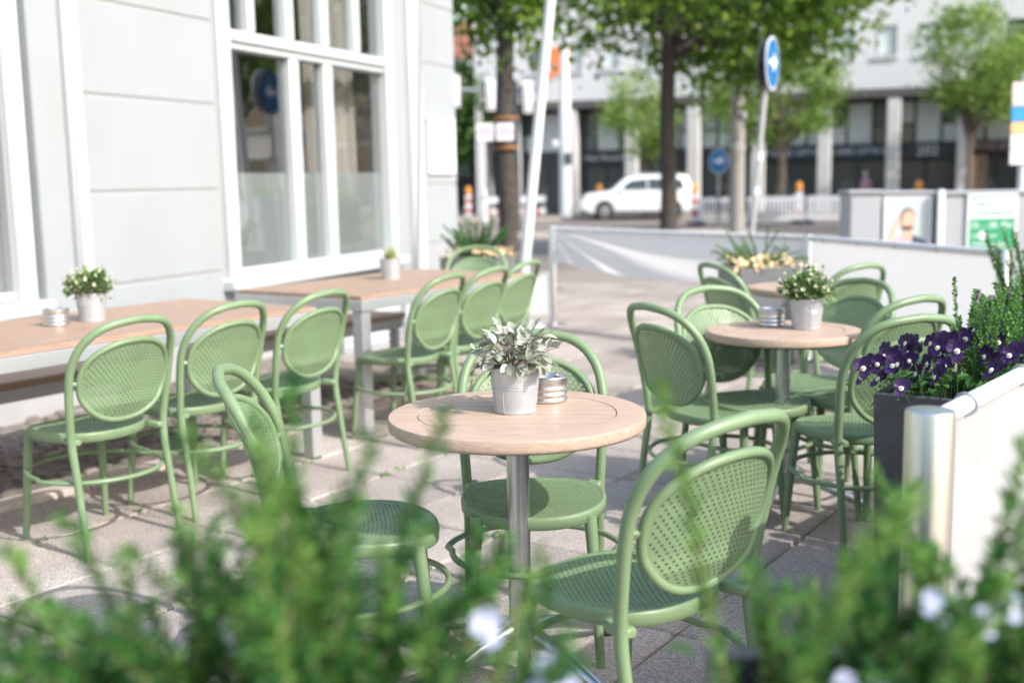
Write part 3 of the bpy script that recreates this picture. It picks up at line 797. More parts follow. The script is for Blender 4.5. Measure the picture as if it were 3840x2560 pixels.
# the pot with silver leaves (each leaf a part)
sp = thing('potted_plant', 'zinc pot with bushy silver-green leaves on the round slatted table', 'plant', (.006, 3.075, .74), 0, 'potted table plants')
h = pot(sp)
sl = [big_leaf(.041, .022, .22, .14).mesh('leaf', M['silver_leaf']), big_leaf(.035, .019, .05, .10).mesh('leaf', M['silver_leaf']), big_leaf(.046, .024, .30, .10).mesh('leaf', M['silver_leaf']), big_leaf(.027, .015, .12, .16).mesh('leaf', M['silver_leaf'])]
stm = MB(); nleaf = 0
for k in range(64):
    a = k * 2.399963; el = math.acos(1 - 1.2 * (k + .5) / 64)       # from zenith to a little below horizontal
    d = V3(math.sin(el) * math.cos(a), math.sin(el) * math.sin(a), math.cos(el))
    reach = RND.uniform(.055, .105)
    b = V3(d.x * .022, d.y * .022, h - .02)
    tip = V3(d.x * reach * 1.03, d.y * reach * 1.03, h + .018 + d.z * reach * .98 + RND.uniform(-.008, .008))
    mid = (b + tip) / 2 + V3(0, 0, .012)
    stm.tube([b, mid, tip], [.0014, .0011, .0008], 5)
    nl = 5 if reach > .07 else 4
    for q in range(nl):
        s = RND.uniform(.25, 1.0) if q > 1 else 1.0
        p = mid.lerp(tip, s * 2 - 1) if s > .5 else b.lerp(mid, s * 2)
        ld = (d * RND.uniform(.4, 1.0) + V3(RND.uniform(-1, 1), RND.uniform(-1, 1), RND.uniform(-.7, .9)) * .8)
        if q == 0: ld = d + V3(RND.uniform(-.4, .4), RND.uniform(-.4, .4), RND.uniform(-.1, .5))
        if el > 1.45: ld.z -= .35
        ld.normalize(); nz = (V3(RND.uniform(-.5, .5), RND.uniform(-.5, .5), .6) + d * .7); y_ = nz.cross(ld).normalized(); z_ = ld.cross(y_)
        Mx = Matrix((ld, y_, z_)).transposed()
        mi = RND.choice((0, 0, 1, 2, 3)) if q < 3 else RND.choice((1, 3))
        if nleaf < 290: link('leaf', sl[mi], sp, p, Mx.to_euler(), (RND.uniform(.85, 1.1),) * 3); nleaf += 1
stm.build('stems', M['stem'], sp)['kind'] = 'stuff'
def stuff(name, V, F, mt, parent, lab=None):
    o = link(name, np_mesh(name, V, F, mt), parent); o['kind'] = 'stuff'; return o
# small white-flowered pots
def flower_head(r, n, cup=.3):
    mb = MB()
    for k in range(n):
        a = 2 * PI * k / n; w = PI / n * 1.15
        mb.add([(0, 0, 0), (r * .7 * math.cos(a - w), r * .7 * math.sin(a - w), r * cup * .6), (r * math.cos(a), r * math.sin(a), r * cup), (r * .7 * math.cos(a + w), r * .7 * math.sin(a + w), r * cup * .6)], [(0, 1, 2, 3)])
    return mb
wf = flower_head(.016, 5, .9).mesh('flower', M['petal_cream'], False)
M['pale_bush'] = leaf_mat('pale_bush_leaf', (.05, .13, .03), (.16, .26, .09), (.46, .50, .32), .3)
def bushy_pot(x, y, z, label, nfl, flm, leafm):
    t = thing('potted_plant', label, 'plant', (x, y, z), RND.uniform(0, 6), 'potted table plants')
    h = pot(t)
    n = 900; d = NPR.normal(size=(n, 3)); d[:, 2] = np.abs(d[:, 2]) * .9 - .12; d /= np.linalg.norm(d, axis=1)[:, None]
    P = d * (NPR.uniform(.25, 1.0, (n, 1)) ** .6) * (.85 + .3 * NPR.random((n, 1)) * np.sin(d[:, :1] * 7 + d[:, 1:2] * 5)) * np.array([.104, .104, .11]) + np.array([0, 0, h + .012])
    V, F = leaf_cloud(P, .027, .4, .25, d, .55); stuff('foliage', V, F, leafm, t)
    for k in range(nfl):
        a = k * 2.4; el = math.acos(1 - .95 * (k + .5) / nfl); jr = RND.uniform(.70, 1.2); q = V3(math.sin(el) * math.cos(a) * .098 * jr, math.sin(el) * math.sin(a) * .098 * jr, h + .02 + math.cos(el) * .10 * jr)
        dd = V3(q.x, q.y, .06).normalized()
        link('flower', flm, t, q, dd.to_track_quat('Z', 'X').to_euler(), (RND.uniform(.45, .85), RND.uniform(.4, .8), RND.uniform(.8, 1.6)))
    mb = MB()
    for k in range(14):
        a = RND.uniform(0, 2 * PI); mb.tube([(0.01 * math.cos(a), .01 * math.sin(a), h - .02), (.08 * math.cos(a), .08 * math.sin(a), h + RND.uniform(.02, .09))], .0012, 4)
    mb.build('stems', M['gstem'], t)['kind'] = 'stuff'
    return t
bushy_pot(1.217, 4.66, .74, 'zinc pot of white flowers on the round table with ashtray beside it', 40, wf, M['pale_bush'])
bushy_pot(-1.925, 5.195, .765, 'zinc pot of cream flowers on the long table beside the cafe pilaster', 26, wf, M['pale_bush'])
t = thing('potted_plant', 'zinc pot with tuft of yellow-green grass on the farther long table', 'plant', (-.757, 7.165, .765), 0, 'potted table plants')
h = pot(t); mb = MB()
for k in range(220):
    a = RND.uniform(0, 2 * PI); l = RND.uniform(.06, .125); lean = RND.uniform(.05, .6); r0 = RND.uniform(0, .04)
    b = V3(r0 * math.cos(a), r0 * math.sin(a), h - .015); tp = b + V3(math.cos(a) * lean, math.sin(a) * lean, 1).normalized() * l; s = V3(-math.sin(a), math.cos(a)) * .0018
    mb.add([b - s, b + s, tp], [(0, 1, 2)])
o = mb.build('grass_tuft', leaf_mat('grass_blade', (.16, .30, .06), (.34, .42, .12), (.62, .50, .24), .3), t, smooth=False); o['kind'] = 'stuff'

# ------------------------------------------------------------------ planters, shrubs, pansies
def planter(name, p, wx, wy, hh, rz, label, mt):
    t = thing(name, label, 'planter', (p.x, p.y, 0), rz, 'square terrace planters')
    m_ = MB(); a, b = wx / 2, wy / 2; k = .022
    def ring(q, z, sh=0): return [(-a + q + sh, -b + q + sh, z), (a - q - sh, -b + q + sh, z), (a - q - sh, b - q - sh, z), (-a + q + sh, b - q - sh, z)]
    L = [ring(0, 0, .018), ring(0, hh - .004), ring(.003, hh), ring(k - .002, hh), ring(k, hh - .004), ring(k, hh - .06)]
    for r_ in L: m_.v += r_
    for i in range(len(L) - 1):
        for q in range(4): m_.f.append((i * 4 + q, i * 4 + (q + 1) % 4, (i + 1) * 4 + (q + 1) % 4, (i + 1) * 4 + q))
    m_.f.append((3, 2, 1, 0)); m_.build('box', mt, t, smooth=False)
    m_ = MB(); m_.box((0, 0, hh - .06), (wx - 2 * k - .002, wy - 2 * k - .002, .04)); m_.build('soil', M['soil'], t, smooth=False)
    return t
def sprig(P, D, stem, base, d, length, curl, leaf, spacing):
    """leafy shoot: appends leaf bases and directions"""
    p = Vector(base); d = Vector(d).normalized(); n = max(3, int(length / spacing)); path = [tuple(p)]
    ph = RND.uniform(0, 6)
    for i in range(n):
        d = (d + Vector((RND.uniform(-1, 1), RND.uniform(-1, 1), RND.uniform(-1, 1))) * .05 + Vector((0, 0, -curl))).normalized()
        p = p + d * spacing
        if i % 4 == 3: path.append(tuple(p))
        sx = d.orthogonal().normalized(); sy = d.cross(sx)
        for q in range(4):
            a = ph + i * .8 + q * PI / 2; o = (sx * math.cos(a) + sy * math.sin(a)) * .8 + d * .75
            P.append(tuple(p)); D.append(tuple(o))
    path.append(tuple(p)); m = len(path)
    stem.tube(path, [.0018 * (1 - .7 * i / (m - 1)) for i in range(m)], 5)
    return p, d
def shrub_thing(name, label, loc, sprigs, leaf, spacing, mt, stem_mt, group=None, tips=None, aspect=.45):
    t = thing(name, label, 'shrub', loc, 0, group); P, D, P2, D2 = [], [], [], []; st = MB()
    for (b, d, L, curl) in sprigs:
        tgt = (P, D) if (tips is None or RND.random() > .45) else (P2, D2)
        sprig(*tgt, st, b, d, L, curl, leaf, spacing)
    for (pp, dd, mm) in ((P, D, mt), (P2, D2, tips)):
        if pp:
            V, F = leaf_cloud(np.array(pp), leaf, .35, 0, np.array(dd) * 1.6, aspect); stuff('foliage', V, F, mm, t)
    st.build('stems', stem_mt, t)['kind'] = 'stuff'; return t
# pansy
def pansy_meshes(mp, me_):
    pet = MB()
    for (ang, l, w, z) in ((62, .020, .020, .000), (118, .020, .020, .0015), (158, .017, .018, .003), (22, .017, .018, .003), (270, .021, .026, .0045)):
        a = rad(ang); n = 8; pts = []
        for k in range(n):
            q = 2 * PI * k / n; u = l * .5 + l * .5 * math.cos(q); v_ = w * .5 * math.sin(q) * (.55 + .45 * u / l)
            pts.append((u * math.cos(a) - v_ * math.sin(a), u * math.sin(a) + v_ * math.cos(a), z + .004 * (u / l) ** 2 + RND.uniform(-.0012, .0012)))
        pet.add([(l * .45 * math.cos(a), l * .45 * math.sin(a), z - .001)] + pts, [(0, 1 + k, 1 + (k + 1) % n) for k in range(n)])
    eye = MB(); eye.lathe([(.0050, .0062), (.003, .0076), (0, .0083)], 9, (0, -.003, 0))
    dot = MB(); dot.lathe([(.0022, .0085), (0, .0105)], 6, (0, -.0035, 0))
    return pet.mesh('petals', mp, False), eye.mesh('eye', me_, True), dot.mesh('pistil', M['eye_y'], True)
PANSY = {'p': pansy_meshes(M['pansy'], M['eye']), 'w': pansy_meshes(M['pansy_w'], M['petal_white']), 'y': pansy_meshes(M['pansy_y'], M['eye_y'])}
def pansy_clump(name, label, loc, kind, spots, leaves, ext, face, rz=0, group=None, lsize=.034, hgt=.10):
    t = thing(name, label, 'flowers', loc, rz, group); st = MB(); pe, ey, dt = PANSY[kind]
    for (x, y, z, s) in spots:
        d = Vector((face[0] + RND.uniform(-.5, .5), face[1] + RND.uniform(-.4, .4), face[2] + RND.uniform(-.3, .3))).normalized()
        up = V3(0, 0, 1); X = up.cross(d).normalized(); Y = d.cross(X); rot = Matrix((X, Y, d)).transposed() @ Matrix.Rotation(RND.uniform(-.5, .5), 3, 'Z')
        f = link('flower', pe, t, (x, y, z), rot.to_euler(), (s, s, s))
        link('flower_eye', ey, f); 
        if kind == 'p': link('pistil', dt, f)
        st.tube([(x, y, z) , (x - d.x * .012, y - d.y * .012, z - .006), (x * .85, y * .85, z - .05), (x * .7, y * .7, 0)], .0012, 5)
    lm = [big_leaf(lsize * k, lsize * .36 * k, .35, .15, 3) for k in (1, .8, 1.2)]
    V, F, o = [], [], 0
    for k in range(leaves):
        x = RND.uniform(-ext[0], ext[0]); y = RND.uniform(-ext[1], ext[1]); z = RND.uniform(.0, hgt) * (1 - .35 * max(abs(x) / ext[0], abs(y) / ext[1]))
        a = RND.uniform(0, 2 * PI) if RND.random() < .4 else math.atan2(y, x) + RND.uniform(-.8, .8)
        E = Euler((RND.uniform(-.5, .5), RND.uniform(-.9, .25), a)).to_matrix()
        l = lm[k % 3]
        V += [tuple(E @ Vector(p) + Vector((x, y, z))) for p in l.v]; F += [tuple(i + o for i in q) for q in l.f]; o += len(l.v)
    lo = stuff('leaves', V, F, M['pansy_leaf'], t)
    st.build('stems', M['gstem'], t)['kind'] = 'stuff'; return t

# near planter with dark pansies, set square to the near screen
E1 = -N      # away from wall, towards the near screen
PH = .72
pA = V3(1.08, 3.35); pc = pA + E1 * .20 + A * .21
planter('planter', pc, .40, .42, PH, -TA, 'anthracite square planter full of dark purple pansies beside steel post', M['anthracite'])
spots = []
for k in range(62):
    x = RND.uniform(-.25, .18); y = RND.uniform(-.25, .20); edge = max(abs(x), abs(y)) / .2
    spots.append((x, y, .20 - .085 * edge + RND.uniform(-.025, .045), RND.uniform(1.45, 1.85)))
pansy_clump('pansies', 'dark purple pansies with pale eyes in the anthracite planter', (pc.x, pc.y, PH - .045), 'p', spots, 520, (.20, .20), (-.35, -.9, .45), -TA, hgt=.17, lsize=.042)
sg = []
for k in range(44):
    x = RND.uniform(-.02, .19); y = RND.uniform(-.13, .19); tall = RND.uniform(.18, .40)
    sg.append(((x * .8, y * .8, 0), (x * .25 + RND.uniform(-.1, .1), RND.uniform(-.12, .12), 1), tall, 0.0))
shrub_thing('upright_shrub', 'upright fresh green small-leaved shrub among the dark pansies', (pc.x + .03, pc.y + .0, PH - .045), sg, .011, .0062, M['herb'], M['gstem'], 'shrubs in terrace planters', aspect=.6)
# second planter further along the near screen
pB = V3(2.22, 5.46) + E1 * .20 + A * .20
planter('planter', pB, .40, .40, PH, -TA, 'dark planter with purple pansies and tall shrub in front of white screen', M['anthracite'])
spots = [(RND.uniform(-.2, .2), RND.uniform(-.2, .2), .10 + RND.uniform(-.02, .05), 1.1) for k in range(18)]
pansy_clump('pansies', 'purple pansies below the tall shrub in the farther dark planter', (pB.x, pB.y, PH - .045), 'p', spots, 260, (.20, .20), (-.35, -.9, .45), -TA)
sg = []
for k in range(60):
    a = RND.uniform(0, 2 * PI); r = RND.uniform(0, .12); sg.append(((r * math.cos(a) + .05, r * math.sin(a), 0), (math.cos(a) * .25, math.sin(a) * .25, 1), RND.uniform(.25, .5), .0))
shrub_thing('upright_shrub', 'tall feathery green shrub above purple pansies by the white screen', (pB.x, pB.y, PH - .045), sg, .017, .009, M['shrub'], M['stem'], 'shrubs in terrace planters', M['shrub_tip'])
# grey planter in front of the far banner
pC = V3(1.80, 8.28)
planter('planter', pC, .45, .42, PH, rad(12), 'mid-grey planter with apricot flowers in front of the sagging banner', M['planter_grey'])
spots = [(RND.uniform(-.25, .25), RND.uniform(-.24, .2), .06 + RND.uniform(-.03, .06), RND.uniform(.8, 1.15)) for k in range(80)]
pansy_clump('pansies', 'apricot pansies in the mid-grey planter by the sagging banner', (pC.x, pC.y, PH - .045), 'y', spots, 240, (.21, .20), (-.1, -.9, .5), rad(12))
sg = []
for k in range(46):
    a = RND.uniform(0, 2 * PI); r = RND.uniform(0, .1); sp_ = RND.uniform(.2, 1.5); sg.append(((r * math.cos(a), r * math.sin(a) + .05, 0), (math.cos(a) * sp_, math.sin(a) * sp_, 1), RND.uniform(.14, .36), .014))
shrub_thing('upright_shrub', 'loose green shrub above apricot pansies before the sagging banner', (pC.x, pC.y, PH - .045), sg, .017, .008, M['shrub'], M['stem'], 'shrubs in terrace planters', M['shrub_tip'], .35)
# planter by the cafe corner
pD = V3(-.28, 9.95)
planter('planter', pD, .55, .42, PH, -WA, 'dark planter with cream flowers at the cafe corner', M['planter_grey'])
spots = [(RND.uniform(-.28, .34), RND.uniform(-.24, .2), .07 + RND.uniform(-.03, .06), RND.uniform(.8, 1.15)) for k in range(80)]
pansy_clump('pansies', 'cream and apricot pansies in planter at the cafe corner', (pD.x, pD.y, PH - .045), 'y', spots, 240, (.24, .20), (-.1, -.9, .5), -WA)
sg = []
for k in range(46):
    a = RND.uniform(0, 2 * PI); r = RND.uniform(0, .12); sp_ = RND.uniform(.1, .8); sg.append(((r * math.cos(a) - .05, r * math.sin(a) + .04, 0), (math.cos(a) * sp_, math.sin(a) * sp_, 1), RND.uniform(.2, .42), .004))
shrub_thing('upright_shrub', 'loose green shrub in the planter at the cafe corner', (pD.x, pD.y, PH - .045), sg, .020, .010, M['shrub'], M['stem'], 'shrubs in terrace planters')

# foreground planters and shrubs (between the camera and the chairs)
FZ = .80
for (x, y, w, lab) in ((-.21, 1.02, .58, 'planter below the arching foreground shrub with lavender pansies'), (.47, 1.12, .52, 'planter below the foreground shrub beside the steel post')):
    planter('planter', V3(x, y), w, .36, FZ, rad(-6), 'anthracite ' + lab, M['anthracite'])
def fg(n, cx, sx, dirs, L0, L1, curl, yr=(-.12, .14), z0=0.0):
    out = []
    for k in range(n):
        b = (cx + RND.uniform(-sx, sx), RND.uniform(*yr), z0 + RND.uniform(0, .04))
        dx = RND.uniform(*dirs); out.append((b, (dx, RND.uniform(-.35, .45), 1), RND.uniform(L0, L1), curl + RND.uniform(-.004, .008)))
    return out
PZ = FZ - .04
sg = fg(56, .0, .19, (-1.0, .7), .11, .20, .010) + fg(20, -.04, .12, (-.9, .5), .20, .30, .010) + fg(24, -.10, .12, (-1.6, -.3), .20, .34, .014) + fg(28, -.14, .12, (-2.6, -1.0), .26, .43, .02)
sg += fg(32, .06, .075, (-.6, .45), .22, .34, .007) + fg(7, .04, .05, (-.35, .25), .35, .42, .004) + fg(5, .14, .05, (.2, .9), .22, .28, .010)
shrub_thing('arching_shrub', 'blurred arching green shrub in the foreground before the chairs', (-.215, 1.00, PZ), sg, .0175, .0066, M['shrub'], M['stem'], 'foreground shrubs', M['shrub_tip'], .32)
sg = fg(60, .0, .20, (-.45, .6), .11, .20, .008) + fg(34, .0, .16, (-.4, .5), .19, .28, .008) + fg(5, .10, .08, (-.1, .35), .28, .38, .006, (-.05, .2)) + fg(2, -.24, .012, (-.1, .0), .40, .45, .001)
shrub_thing('arching_shrub', 'blurred green shrub in the foreground beside the steel post and banner', (.47, 1.08, PZ), sg, .0175, .0066, M['shrub'], M['stem'], 'foreground shrubs', M['shrub_tip'], .32)
spots = [(-.25, -.13, .15, 1.0), (.135, -.06, .215, .9), (.175, -.10, .15, 1.2), (.19, -.11, .19, 1.1), (.16, -.12, .14, 1.0), (.22, -.12, .13, 1.0), (.20, -.10, .175, .9)]
pansy_clump('pansies', 'pale lavender pansies at the foot of the arching foreground shrub', (-.16, 1.03, PZ), 'w', spots, 160, (.28, .17), (0, -.9, .4), 0, hgt=.14)
spots = [(-.15, -.10, .14, .8), (-.12, -.10, .13, .9), (-.05, -.05, .20, .7), (.0, -.05, .18, .8), (.03, -.04, .19, .8), (-.02, -.03, .16, .8), (.07, -.02, .17, .8)]
pansy_clump('pansies', 'pale lavender pansies in front of the near white banner', (.45, 1.10, PZ), 'w', spots, 160, (.26, .17), (0, -.9, .4), 0, hgt=.14)

# ------------------------------------------------------------------ banner screens
def post(p, hgt, r, label, mt, base=True):
    t = thing('screen_post', label, 'post', (p.x, p.y, 0), 0, 'posts of the white screens')
    m_ = MB(); m_.lathe([(r, .012), (r, hgt - .006), (r - .002, hgt - .001), (r - .006, hgt), (0, hgt)], 32); m_.build('tube', mt, t)
    m_ = MB(); m_.lathe([(0, .012), (.11, .012), (.115, .008), (.115, 0), (0, 0)], 32); m_.build('base_plate', mt, t)
    return t
FH = .92
FA = V3(.6225, .7826); q4 = V3(.80, 2.14); q5 = q4 + FA * 1.75; q6 = q5 + FA * 1.75
q1 = V3(.40, 10.75); q2 = V3(2.20, 8.42); q3 = V3(2.80, 6.45)
post(q4, FH, .047, 'polished steel post beside the near white banner and pansy planter', M['steel'])
post(q5, FH, .035, 'steel post between the two white banners on the pansy planter side', M['steel'])
post(q6, FH, .035, 'steel post at the far end of the banners on the pansy planter side', M['steel'])
post(q1, FH + .01, .035, 'steel post holding the sagging banner near the white pole', M['alu'])
post(q2, FH + .01, .035, 'steel post where the sagging banner meets the taut white screen', M['alu'])
post(q3, FH + .01, .035, 'steel post at the street end of the taut white screen', M['alu'])
def banner(a, b, zt, zb, label, fold, sag=0., bar=True, out=.04, mt=None):
    L = (b - a).length; t = thing('banner', label, 'banner', (a.x, a.y, 0), math.atan2(b.y - a.y, b.x - a.x), 'white terrace banners')
    n, k = 72, 26; m_ = MB()
    for i in range(n + 1):
        u = i / n
        for j in range(k + 1):
            v = j / k
            bot = zb + sag * (1 - (2 * u - 1) ** 2) * -1
            z = zt - (zt - bot) * v
            y = fold(u, v)
            m_.v.append((out + u * (L - 2 * out), y, z))
    for i in range(n):
        for j in range(k): m_.f.append((i * (k + 1) + j, (i + 1) * (k + 1) + j, (i + 1) * (k + 1) + j + 1, i * (k + 1) + j + 1))
    m_.build('cloth', mt or M['banner'], t, angle=180)
    if bar:
        m_ = MB(); m_.tube([(out, 0, zt + .004), (L - out, 0, zt + .004)], .019, 14); m_.build('top_rail', M['white'], t)
        for i in range(int(L / .42)):
            x = .22 + i * .42; m_ = MB(); m_.tube([(x + .004 * math.sin(q), .023 * math.cos(2 * PI * q / 14), zt + .004 + .023 * math.sin(2 * PI * q / 14)) for q in range(14)], .003, 6, closed=True); m_.build('cable_tie', M['cabinet'], t)
    return t
taut = lambda u, v: .006 * math.sin(u * 9 + v * 2) * v + .022 * math.exp(-((v - .02) / .05) ** 2) * 0
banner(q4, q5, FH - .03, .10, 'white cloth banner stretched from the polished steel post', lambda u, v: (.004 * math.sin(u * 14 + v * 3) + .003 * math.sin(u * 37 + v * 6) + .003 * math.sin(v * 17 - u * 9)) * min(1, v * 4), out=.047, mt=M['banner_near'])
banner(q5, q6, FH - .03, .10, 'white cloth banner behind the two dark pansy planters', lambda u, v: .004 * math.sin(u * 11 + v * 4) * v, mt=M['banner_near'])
def sagfold(u, v):
    x = u * 2.95 + .12; d = v * .72
    an = math.atan2(d, x); r = math.hypot(x, d)
    amp = .045 * min(1, r / .7) * (1 - .55 * u) * min(1, v * 3.5)
    s = amp * math.sin(an * 15 - .6) + .05 * math.sin(PI * u) * math.sin(v * 5.2 - .5 * u) * v
    return -s
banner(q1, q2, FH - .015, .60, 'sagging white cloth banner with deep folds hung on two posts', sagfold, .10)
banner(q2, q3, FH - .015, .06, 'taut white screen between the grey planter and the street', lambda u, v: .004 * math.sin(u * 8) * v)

# leaning white pole of the closed parasol
up = thing('leaning_pole', 'tall leaning white pole rising beside the cafe corner', 'pole', (.075, 10.5, 0))
m_ = MB(); m_.tube([(-.012, 0, .03), (.055, 0, .6), (.325, 0, 2.95), (.60, 0, 5.4)], [.05, .049, .044, .04], 20); m_.build('shaft', M['white_pole'], up)
m_ = MB(); m_.lathe([(0, .05), (.10, .045), (.24, .03), (.25, 0), (0, 0)], 28); m_.build('foot', M['white_pole'], up)

# low white perforated screen along the cafe corner
ls = thing('lattice_screen', 'low white perforated screen on the ground near the cafe corner', 'screen', (-1.35, 9.05, 0), RZA)
bar_h = MB(); bar_h.box((.36, 0, 0), (.70, .012, .016)); bar_h = bar_h.mesh('lattice_bar', M['white'], False)
bar_v = MB(); bar_v.box((0, 0, .215), (.02, .012, .37)); bar_v = bar_v.mesh('lattice_bar', M['white'], False)
for k in range(4):
    x0 = k * .78
    m_ = MB()
    for (cx_, cz_, dx, dz) in ((.36, .41, .76, .03), (.36, .02, .76, .03), (-.005, .215, .03, .36), (.725, .215, .03, .36)): m_.box((x0 + cx_, .0, cz_), (dx, .03, dz))
    m_.build('screen_frame', M['cabinet'], ls, smooth=False)
    for j in range(7): link('lattice_bar', bar_h, ls, (x0, .0, .065 + j * .05))
    for j in range(13): link('lattice_bar', bar_v, ls, (x0 + .03 + j * .055, .008, 0))
# ------------------------------------------------------------------ trees
def tree(name, label, loc, trunk_h, r0, crown, nclump, per, leaf, mt, bark, group, lean=0., seed=1, spread=.16, fill=.45):
    """crown: (cx,cy,cz, rx,ry,rz) relative to loc"""
    r = random.Random(seed); rn = np.random.default_rng(seed)
    t = thing(name, label, 'tree', loc, 0, group)
    top = Vector((lean * trunk_h, 0, trunk_h)); tk = MB()
    pts = [(lean * trunk_h * s + r.uniform(-.03, .03) * (s > 0), r.uniform(-.03, .03), trunk_h * s) for s in (0, .02, .25, .5, .75, 1)]
    tk.tube(pts, [r0 * 1.5, r0 * 1.12, r0, r0 * .94, r0 * .86, r0 * .75], 14)
    cx, cy, cz, rx, ry, rz = crown; cen = []
    for k in range(nclump):
        a = r.uniform(0, 2 * PI); u = r.uniform(-1, 1); q = r.uniform(fill, 1) ** .6; s = math.sqrt(1 - u * u)
        cen.append((cx + rx * q * s * math.cos(a), cy + ry * q * s * math.sin(a), cz + rz * q * u))
    for k, c in enumerate(cen):
        if k % 3 == 0:
            b = top * r.uniform(.72, 1.0); mid = b.lerp(Vector(c), .5) + Vector((0, 0, .12 * rz))
            tk.tube([b, mid, Vector(c)], [r0 * .42, r0 * .26, r0 * .07], 7)
    tk.build('trunk', bark, t)
    P = np.concatenate([np.array(c) + rn.normal(size=(per, 3)) * np.array([rx, ry, rz * .8]) * spread for c in cen])
    V, F = leaf_cloud(P, leaf, .4, -.1, None, .72, .12)
    o = stuff('crown', V, F, mt, t); return t
GT = 'street trees'
tree('linden_tree', 'dark-trunked leafy tree standing in front of the parked white car', (3.33, 24, -.31), 5.4, .17, (1.1, 0, 6.9, 4.3, 3.8, 3.1), 105, 250, .17, M['leaf_dark'], M['bark'], GT, .0, 3, .13)
tree('linden_tree', 'leafy tree with notice boards strapped to its grey trunk', (-.04, 18, -.31), 5.0, .15, (-.05, .6, 6.2, 2.0, 2.4, 2.5), 50, 240, .14, M['leaf_dark'], M['bark'], GT, .0, 5, .14)
tree('young_tree', 'slim young tree with pale leaves behind the white car', (5.9, 50, -.31), 3.6, .09, (-.1, 0, 4.3, 1.7, 1.6, 1.8), 34, 110, .15, M['leaf_light'], M['bark_tan'], GT, 0, 7, .17)
tree('young_tree', 'young light-green tree before the navy shop sign', (10.9, 46, -.31), 3.4, .16, (-.3, 0, 4.7, 2.7, 2.2, 1.75), 60, 130, .16, M['leaf_light'], M['bark_tan'], GT, 0, 8, .15)
tree('young_tree', 'light-green street tree near the multi-panel sign post', (17.2, 43, -.31), 3.4, .12, (.3, 0, 5.8, 2.5, 2.0, 2.1), 52, 120, .16, M['leaf_light'], M['bark_tan'], GT, 0, 9, .15)
tree('young_tree', 'yellow-green crown beyond the multi-panel sign post', (21.2, 46, -.31), 3.4, .12, (-.5, 0, 5.6, 2.0, 2.0, 1.7), 40, 120, .16, M['leaf_light'], M['bark_tan'], GT, 0, 19, .15)
tree('street_tree', 'dense green tree behind the hanging traffic signals', (-1.8, 58, -.31), 3.0, .2, (.0, 0, 4.9, 3.0, 3.0, 2.9), 70, 180, .24, M['leaf_far'], M['bark'], GT, 0, 12, .15)
tree('street_tree', 'green tree far down the street left of the signals', (-7.5, 66, -.31), 3.0, .2, (0, 0, 5.2, 4.2, 3.0, 3.2), 60, 160, .28, M['leaf_far'], M['bark'], GT, 0, 13, .15)
# notice boards strapped to the nearer trunk
nb = thing('notice_boards', 'two small pale boards strapped to the tree trunk', 'sign', (-.04, 17.75, 1.98))
for k, (x, c_) in enumerate(((-.31, M['white']), (.0, M['white']))):
    m_ = MB(); m_.box((x - .01, -.0, .12), (.27, .02, .27), bev=.004); b = m_.build('board', c_, nb)
    m_ = MB(); m_.box((x - .01, -.0125, .12), (.22, .003, .05)); m_.box((x - .01, -.0125, .19), (.12, .003, .03)); m_.build('print', M['print_pink'], b, smooth=False)
for z in (-.12, .33):
    m_ = MB(); m_.tube([(.185 * math.cos(2 * PI * k / 20), .25 + .185 * math.sin(2 * PI * k / 20), z) for k in range(20)], .025, 8, closed=True); m_.build('strap', M['strap'], nb)
m_ = MB(); m_.box((-.16, .04, .12), (.58, .03, .04)); m_.build('bracket', M['grey_metal'], nb)

# ------------------------------------------------------------------ far building with arcade
BD = V3(.951, -.309).normalized(); BN = V3(BD.y, -BD.x)            # BN points to the camera side
B0 = V3(1.0, 54.58)
arc = thing('arcade_building', 'white office building over a dark shop arcade with pale columns', 'building', (B0.x, B0.y, -.31), math.atan2(BD.y, BD.x))
# local: x along facade, -y towards the camera
SOF = 5.26; U0, U1 = -2.4, 46
def lb(mb, x0, x1, y0, y1, z0, z1, bev=0): mb.box(((x0 + x1) / 2, (y0 + y1) / 2, (z0 + z1) / 2), (x1 - x0, y1 - y0, z1 - z0), bev=bev); return mb
wz0, wz1 = 6.62, 7.86; step = 1.72; ww = .84
wins = []; x = U0 + .7
wall = MB(); lb(wall, U0, U1, 0, .35, SOF, wz0)
while x + ww < U1 - .3:
    wins.append(x); x += step
for row, (za, zb) in enumerate(((wz0, wz1), (9.9, 11.14))):
    px = U0
    for wx in wins:
        lb(wall, px, wx, 0, .35, za, zb); px = wx + ww
    lb(wall, px, U1, 0, .35, za, zb)
lb(wall, U0, U1, 0, .35, wz1, 9.9); lb(wall, U0, U1, 0, .35, 11.14, 14.5)
wall.build('upper_wall', M['facade'], arc, smooth=False)
m_ = MB(); lb(m_, U0 - .3, U0, 0, 12, 0, 14.5); m_.build('end_wall', M['facade'], arc, smooth=False)
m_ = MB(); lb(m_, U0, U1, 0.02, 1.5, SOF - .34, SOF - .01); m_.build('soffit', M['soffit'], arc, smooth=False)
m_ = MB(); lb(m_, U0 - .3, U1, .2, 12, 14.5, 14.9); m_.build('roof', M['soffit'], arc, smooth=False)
fr_me = MB(); lb(fr_me, 0, .05, .10, .2, 0, 1.24); lb(fr_me, ww - .05, ww, .10, .2, 0, 1.24); lb(fr_me, .05, ww - .05, .10, .2, 0, .05); lb(fr_me, .05, ww - .05, .10, .2, 1.19, 1.24); fr_me = fr_me.mesh('window', M['dark'], False)
pn_me = MB(); lb(pn_me, .05, ww - .05, .14, .16, .05, 1.19)
pn_a = pn_me.mesh('pane', M['pane'], False); pn_b = pn_me.mesh('pane', M['pane_light'], False)
si_me = MB(); lb(si_me, -.12, ww + .12, -.1, .12, -.12, -.005); si_me = si_me.mesh('sill', M['white'], False)
